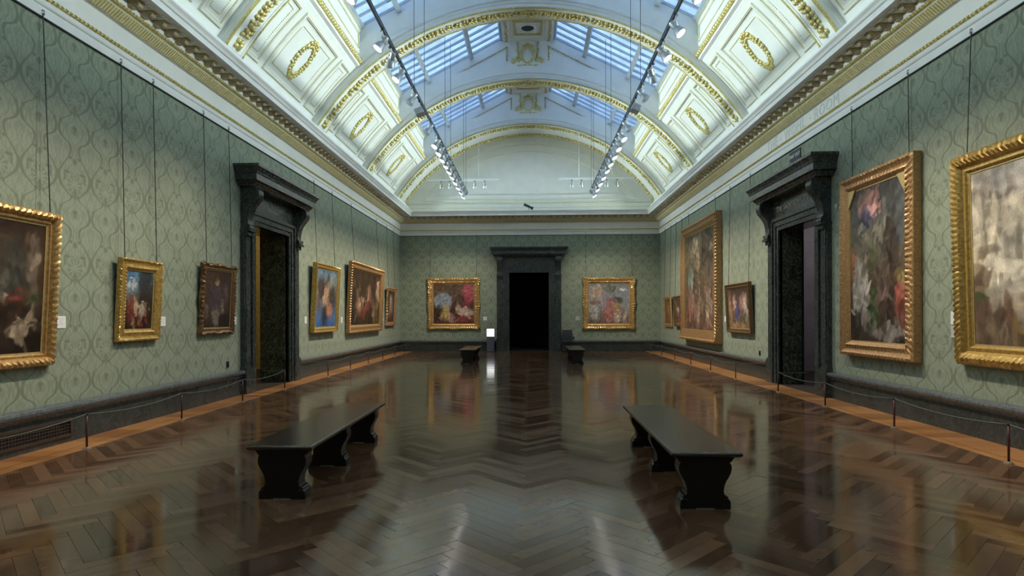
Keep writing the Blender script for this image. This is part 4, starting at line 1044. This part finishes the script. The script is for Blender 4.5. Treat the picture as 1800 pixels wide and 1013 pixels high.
for side, x, segs in LINES:
    nm = 'grille' if side == 'left' else 'lettering'
    for si, ys in enumerate(segs):
        for y in ys:
            o = pr if firstp else copy_tree(pr); firstp = False
            o.location = (x, y, 0)
            tag(o, 'thin oxblood barrier post before the ' + near(side, y) + ' on the ' + nm + ' side', 'post', 'barrier posts on the %s side' % side)
        wx = -HW + .08 if side == 'left' else HW - .08
        pts = list(zip(ys[:-1], ys[1:]))
        sp = [((x, a, .394), (x, b, .394), .055) for a, b in pts]
        if si == 0: sp.append(((x, ys[-1], .394), (wx + (.05 if side == 'left' else -.05) * 0, ys[-1] + (.08 if side == 'left' else .0), .385), .015))
        else:
            sp.insert(0, ((wx, ys[0] - .25, .39), (x, ys[0], .394), .01)); sp.append(((x, ys[-1] + .014, .394), (x - .02 if side == 'right' else x + .35, D - .07, .40), .05))
        for a, b, sg in sp:
            o = put('barrier_rope', rope(a, b, sg)); tag(o, 'slack grey green cord before the ' + near(side, (a[1] + b[1]) / 2) + ' on the ' + nm + ' side', 'rope', 'barrier cords on the %s side' % side)

# ---- information stand and attendant chair by the end doorway
root = empty('information_stand', (-1.62, D - .34, 0)); tag(root, 'slim grey stand topped by a glowing white panel beside far doorway', 'stand')
bx('column', M['stand'], root, -.155, .155, -.05, .05, 0.015, .64); bx('foot_plate', M['dark_metal'], root, -.17, .17, -.12, .12, 0, .018)
m = MB(); m.box(-.16, .16, -.05, .03, .64, .965); m.build('panel_case', M['stand'], root)
bx('lit_panel', M['screen'], root, -.155, .155, -.056, -.049, .645, .96)
root = empty('attendant_chair', (1.60, D - .42, 0)); tag(root, 'black upholstered attendant chair with slate backrest by far doorway', 'chair')
m = MB(); m.box(-.235, .235, -.22, .2, .36, .44); m.build('seat', M['black'], root)
m = MB(); m.loft([[(-.21, .15, .44), (.21, .15, .44), (.21, .21, .44), (-.21, .21, .44)], [(-.22, .17, .7), (.22, .17, .7), (.22, .23, .7), (-.22, .23, .7)], [(-.21, .20, .91), (.21, .20, .91), (.21, .25, .91), (-.21, .25, .91)]]); m.build('backrest', M['slate'], root)
for sx in (-1, 1):
    for y in (-.2, .17): m = MB(); m.box(sx * .21 - .02, sx * .21 + .02, y, y + .04, 0, .37); m.build('leg', M['black'], root)
m = MB(); m.box(-.2, .2, -.19, -.17, .05, .36); m.build('skirt', M['black'], root)

# ================================================================== LIGHTING TRACKS
def track(name, x, y0, y1, z, label, mat, along='y', wires=()):
    root = empty(name, ((x, y0, z) if along == 'y' else (y0, x, z))); tag(root, label, 'light track')
    m = MB(); L = y1 - y0
    if along == 'y': m.box(-.02, .02, 0, L, -.02, .02); m.box(-.03, .03, 0, L, .02, .028)
    else: m.box(0, L, -.035, .035, -.035, .03); m.box(0, L, -.04, .04, .03, .045)
    m.build('rail', mat, root)
    for y in wires:
        px = (x, y) if along == 'y' else (y, x)
        ax = abs(px[0]); top = 8.83 + (4.147 - ax) * (10.53 - 8.83) / (4.147 - .87) - z + .02
        if along == 'x': top = math.sqrt(R_IN ** 2 - px[0] ** 2) + ZC - z
        m = MB(); q = Vector((0, y - y0, 0)) if along == 'y' else Vector((y - y0, 0, 0))
        m.tube([q, q + Vector((0, 0, top))], .006, 4); m.build('suspension_wire', M['dark_metal'] if along == 'y' else M['white_metal'], root)
    return root
wy = [1.0, 4.0, 8.2, 12.4, 13.6, 16.9, 18.1, 21.6, 22.4]
track('lighting_track', -TRACK_X, 0.5, 22.9, TRACK_Z, 'long slate lighting track hung above the wall with the iron grille', M['track'], 'y', wy)
track('lighting_track', TRACK_X, 0.5, 22.9, TRACK_Z, 'long slate lighting track hung above the side with carved lettering', M['track'], 'y', wy)
track('cross_track', 24.0, -4.1, -1.2, 6.95, 'short white cross track hung before the lunette over the crimson painting', M['white_metal'], 'x', (-3.3, -2.0))
track('cross_track', 24.0, 1.2, 4.1, 6.95, 'short white cross track hung before the lunette over the silver grey painting', M['white_metal'], 'x', (2.0, 3.3))

def make_spot(kind, metal, lens):
    """local: hangs from z=0, aims along local +X tilted down by the yoke"""
    root = empty('spotlight')
    m = MB(); m.box(-.02, .02, -.05, .05, -.05, -.018); m.build('adapter', M['dark_metal'], root)
    m = MB(); m.tube([(0, 0, -.04), (0, 0, -.17)], .012, 8); m.box(-.02, .02, -.055, .055, -.185, -.165)
    for y in (-.055, .055): m.box(-.012, .012, y - .004, y + .004, -.26, -.17)
    m.build('yoke', metal, root)
    d = Vector((.60, 0, -.80)).normalized(); c = Vector((0, 0, -.25))
    if kind == 'spot':
        m = MB(); m.lathe([(.03, -.13), (.05, -.12), (.052, -.02), (.045, 0), (.065, .02), (.092, .11), (.095, .125), (.088, .125)], c, d, 18); m.build('body', metal, root, 'auto')
        m = MB(); m.lathe([(.089, .116), (.089, .123), (.05, .13), (.001, .132)], c, d, 18); m.build('lens', lens, root)
    else:
        ax = Vector((.35, 0, .94)); e = Vector((0, 1, 0)).cross(ax)
        m = MB(); m.loft([[c + e * a + Vector((0, b, 0)) + ax * t for a, b in ((-.09, -.12), (.09, -.12), (.09, .12), (-.09, .12))] for t in (-.07, .05)]); m.build('body', metal, root)
        m = MB(); m.loft([[c + e * a + Vector((0, b, 0)) + ax * t for a, b in ((-.08, -.11), (.08, -.11), (.08, .11), (-.08, .11))] for t in (.05, .058)]); m.build('lens', lens, root)
    return root
protos = {}
def place_spot(kind, metal, lens, loc, rz, label, group):
    k = (kind, metal.name, lens.name)
    if k not in protos: o = protos[k] = make_spot(kind, metal, lens)
    else: o = copy_tree(protos[k])
    o.location = loc; o.rotation_euler = (0, 0, rz); tag(o, label, 'spotlight', group); return o
# lit lamps: (y on the track, (target s on the wall, target z), power factor)
LIT_L = [(2.2, 2.6, 1), (3.8, 4.2, 1), (5.2, 5.6, 1.1), (6.6, 7.0, 1), (8.2, 8.4, 1.1), (9.7, 10.2, 1.1), (11.0, 11.2, .7), (15.4, 15.2, .9), (16.1, 16.2, 1.1), (16.8, 17.4, .8), (17.5, 18.2, .8), (18.2, 19.2, .9), (18.9, 20.0, .8), (19.7, 20.9, .8), (20.5, 21.8, .8), (21.3, 23.0, .9), (22.0, 23.9, .8)]
LIT_R = [(2.2, 2.6, 1), (3.8, 4.2, 1), (5.2, 5.4, 1.1), (6.6, 6.8, 1), (8.4, 8.3, 1.0), (9.4, 9.4, 1.1), (10.3, 10.6, 1.0), (15.0, 14.9, 1), (15.9, 16.0, 1.1), (16.7, 17.4, .8), (17.5, 18.4, .9), (18.3, 19.3, .9), (19.2, 20.2, .9), (20.1, 21.2, .9), (21.0, 22.3, .9), (22.0, 23.9, .9)]
UNLIT = [12.2, 14.2]
for sg, lst, nm, grp in ((-1, LIT_L, 'the grille side track', 'lamps on the grille side track'), (1, LIT_R, 'the lettering side track', 'lamps on the lettering side track')):
    for y, ts, k in lst:
        ts = ts - (1.6 if y < 14 else 2.2)
        tx = sg * HW; loc = (sg * TRACK_X, y, TRACK_Z)
        az = math.atan2(ts - y, tx - sg * TRACK_X)
        place_spot('spot', M['grey_metal'], M['lens'], loc, az, 'lit grey spotlight level with the ' + near('left' if sg < 0 else 'right', y) + ' on ' + nm, grp)
        d = Vector((.6 * math.cos(az), .6 * math.sin(az), -.8))
        spot(Vector(loc) + Vector((0, 0, -.25)) + d * .15, (tx, ts, 1.1), SPOT_W * k, 62)
    for y in [10.35 if sg < 0 else 11.25] + UNLIT + [(a[0] + b[0]) / 2 for a, b in zip(lst[7:-1], lst[8:]) if b[0] - a[0] > .65]:
        loc = (sg * TRACK_X, y, TRACK_Z)
        place_spot('spot', M['grey_metal'], M['lens_off'], loc, (PI if sg < 0 else 0) + .9 * sg * (1 if int(y * 3) % 2 else -.6), 'unlit grey spotlight level with the ' + near('left' if sg < 0 else 'right', y) + ' on ' + nm, grp + ', switched off')
    place_spot('flood', M['grey_metal'], M['lens_off'], (sg * TRACK_X, 13.0, TRACK_Z), PI if sg < 0 else 0, 'square flood lamp tilted upward on ' + nm, grp + ', floods')
for x in (-3.50, -3.15, -2.15, -1.75, 1.72, 2.10, 3.10, 3.50):
    place_spot('spot', M['grey_metal'], M['lens_off'], (x, 24.0, 6.929), PI / 2, 'small grey spotlight on short white cross track over the %s square painting' % ('crimson' if x < 0 else 'silver grey'), 'lamps on the short cross tracks').scale = (.75, .75, .75)
for sg in (-1, 1):
    for y, tx in ((22.3, 3.25), (22.6, 2.2), (22.5, 4.9)):
        spot((sg * TRACK_X, y, TRACK_Z - .35), (sg * tx, D, 1.6), SPOT_W * .50, 62)
    for y, ty in ((21.8, 22.6), (22.4, 24.2)): spot((sg * TRACK_X, y, TRACK_Z - .35), (sg * HW, ty, 1.4), SPOT_W * .7, 64)
# added boxes standing in as housings for the cove fill strips
for sg, nm in ((-1, 'iron grille'), (1, 'carved lettering')):
    m = MB(); m.box(min(sg * 5.05, sg * 5.12), max(sg * 5.05, sg * 5.12), -3.6, 25.2, 5.93, 6.10)
    o = m.build('added_fill_housing', M['white_metal']); tag(o, 'added white fill light box on the cornice of the wall with ' + nm, 'fill light box')
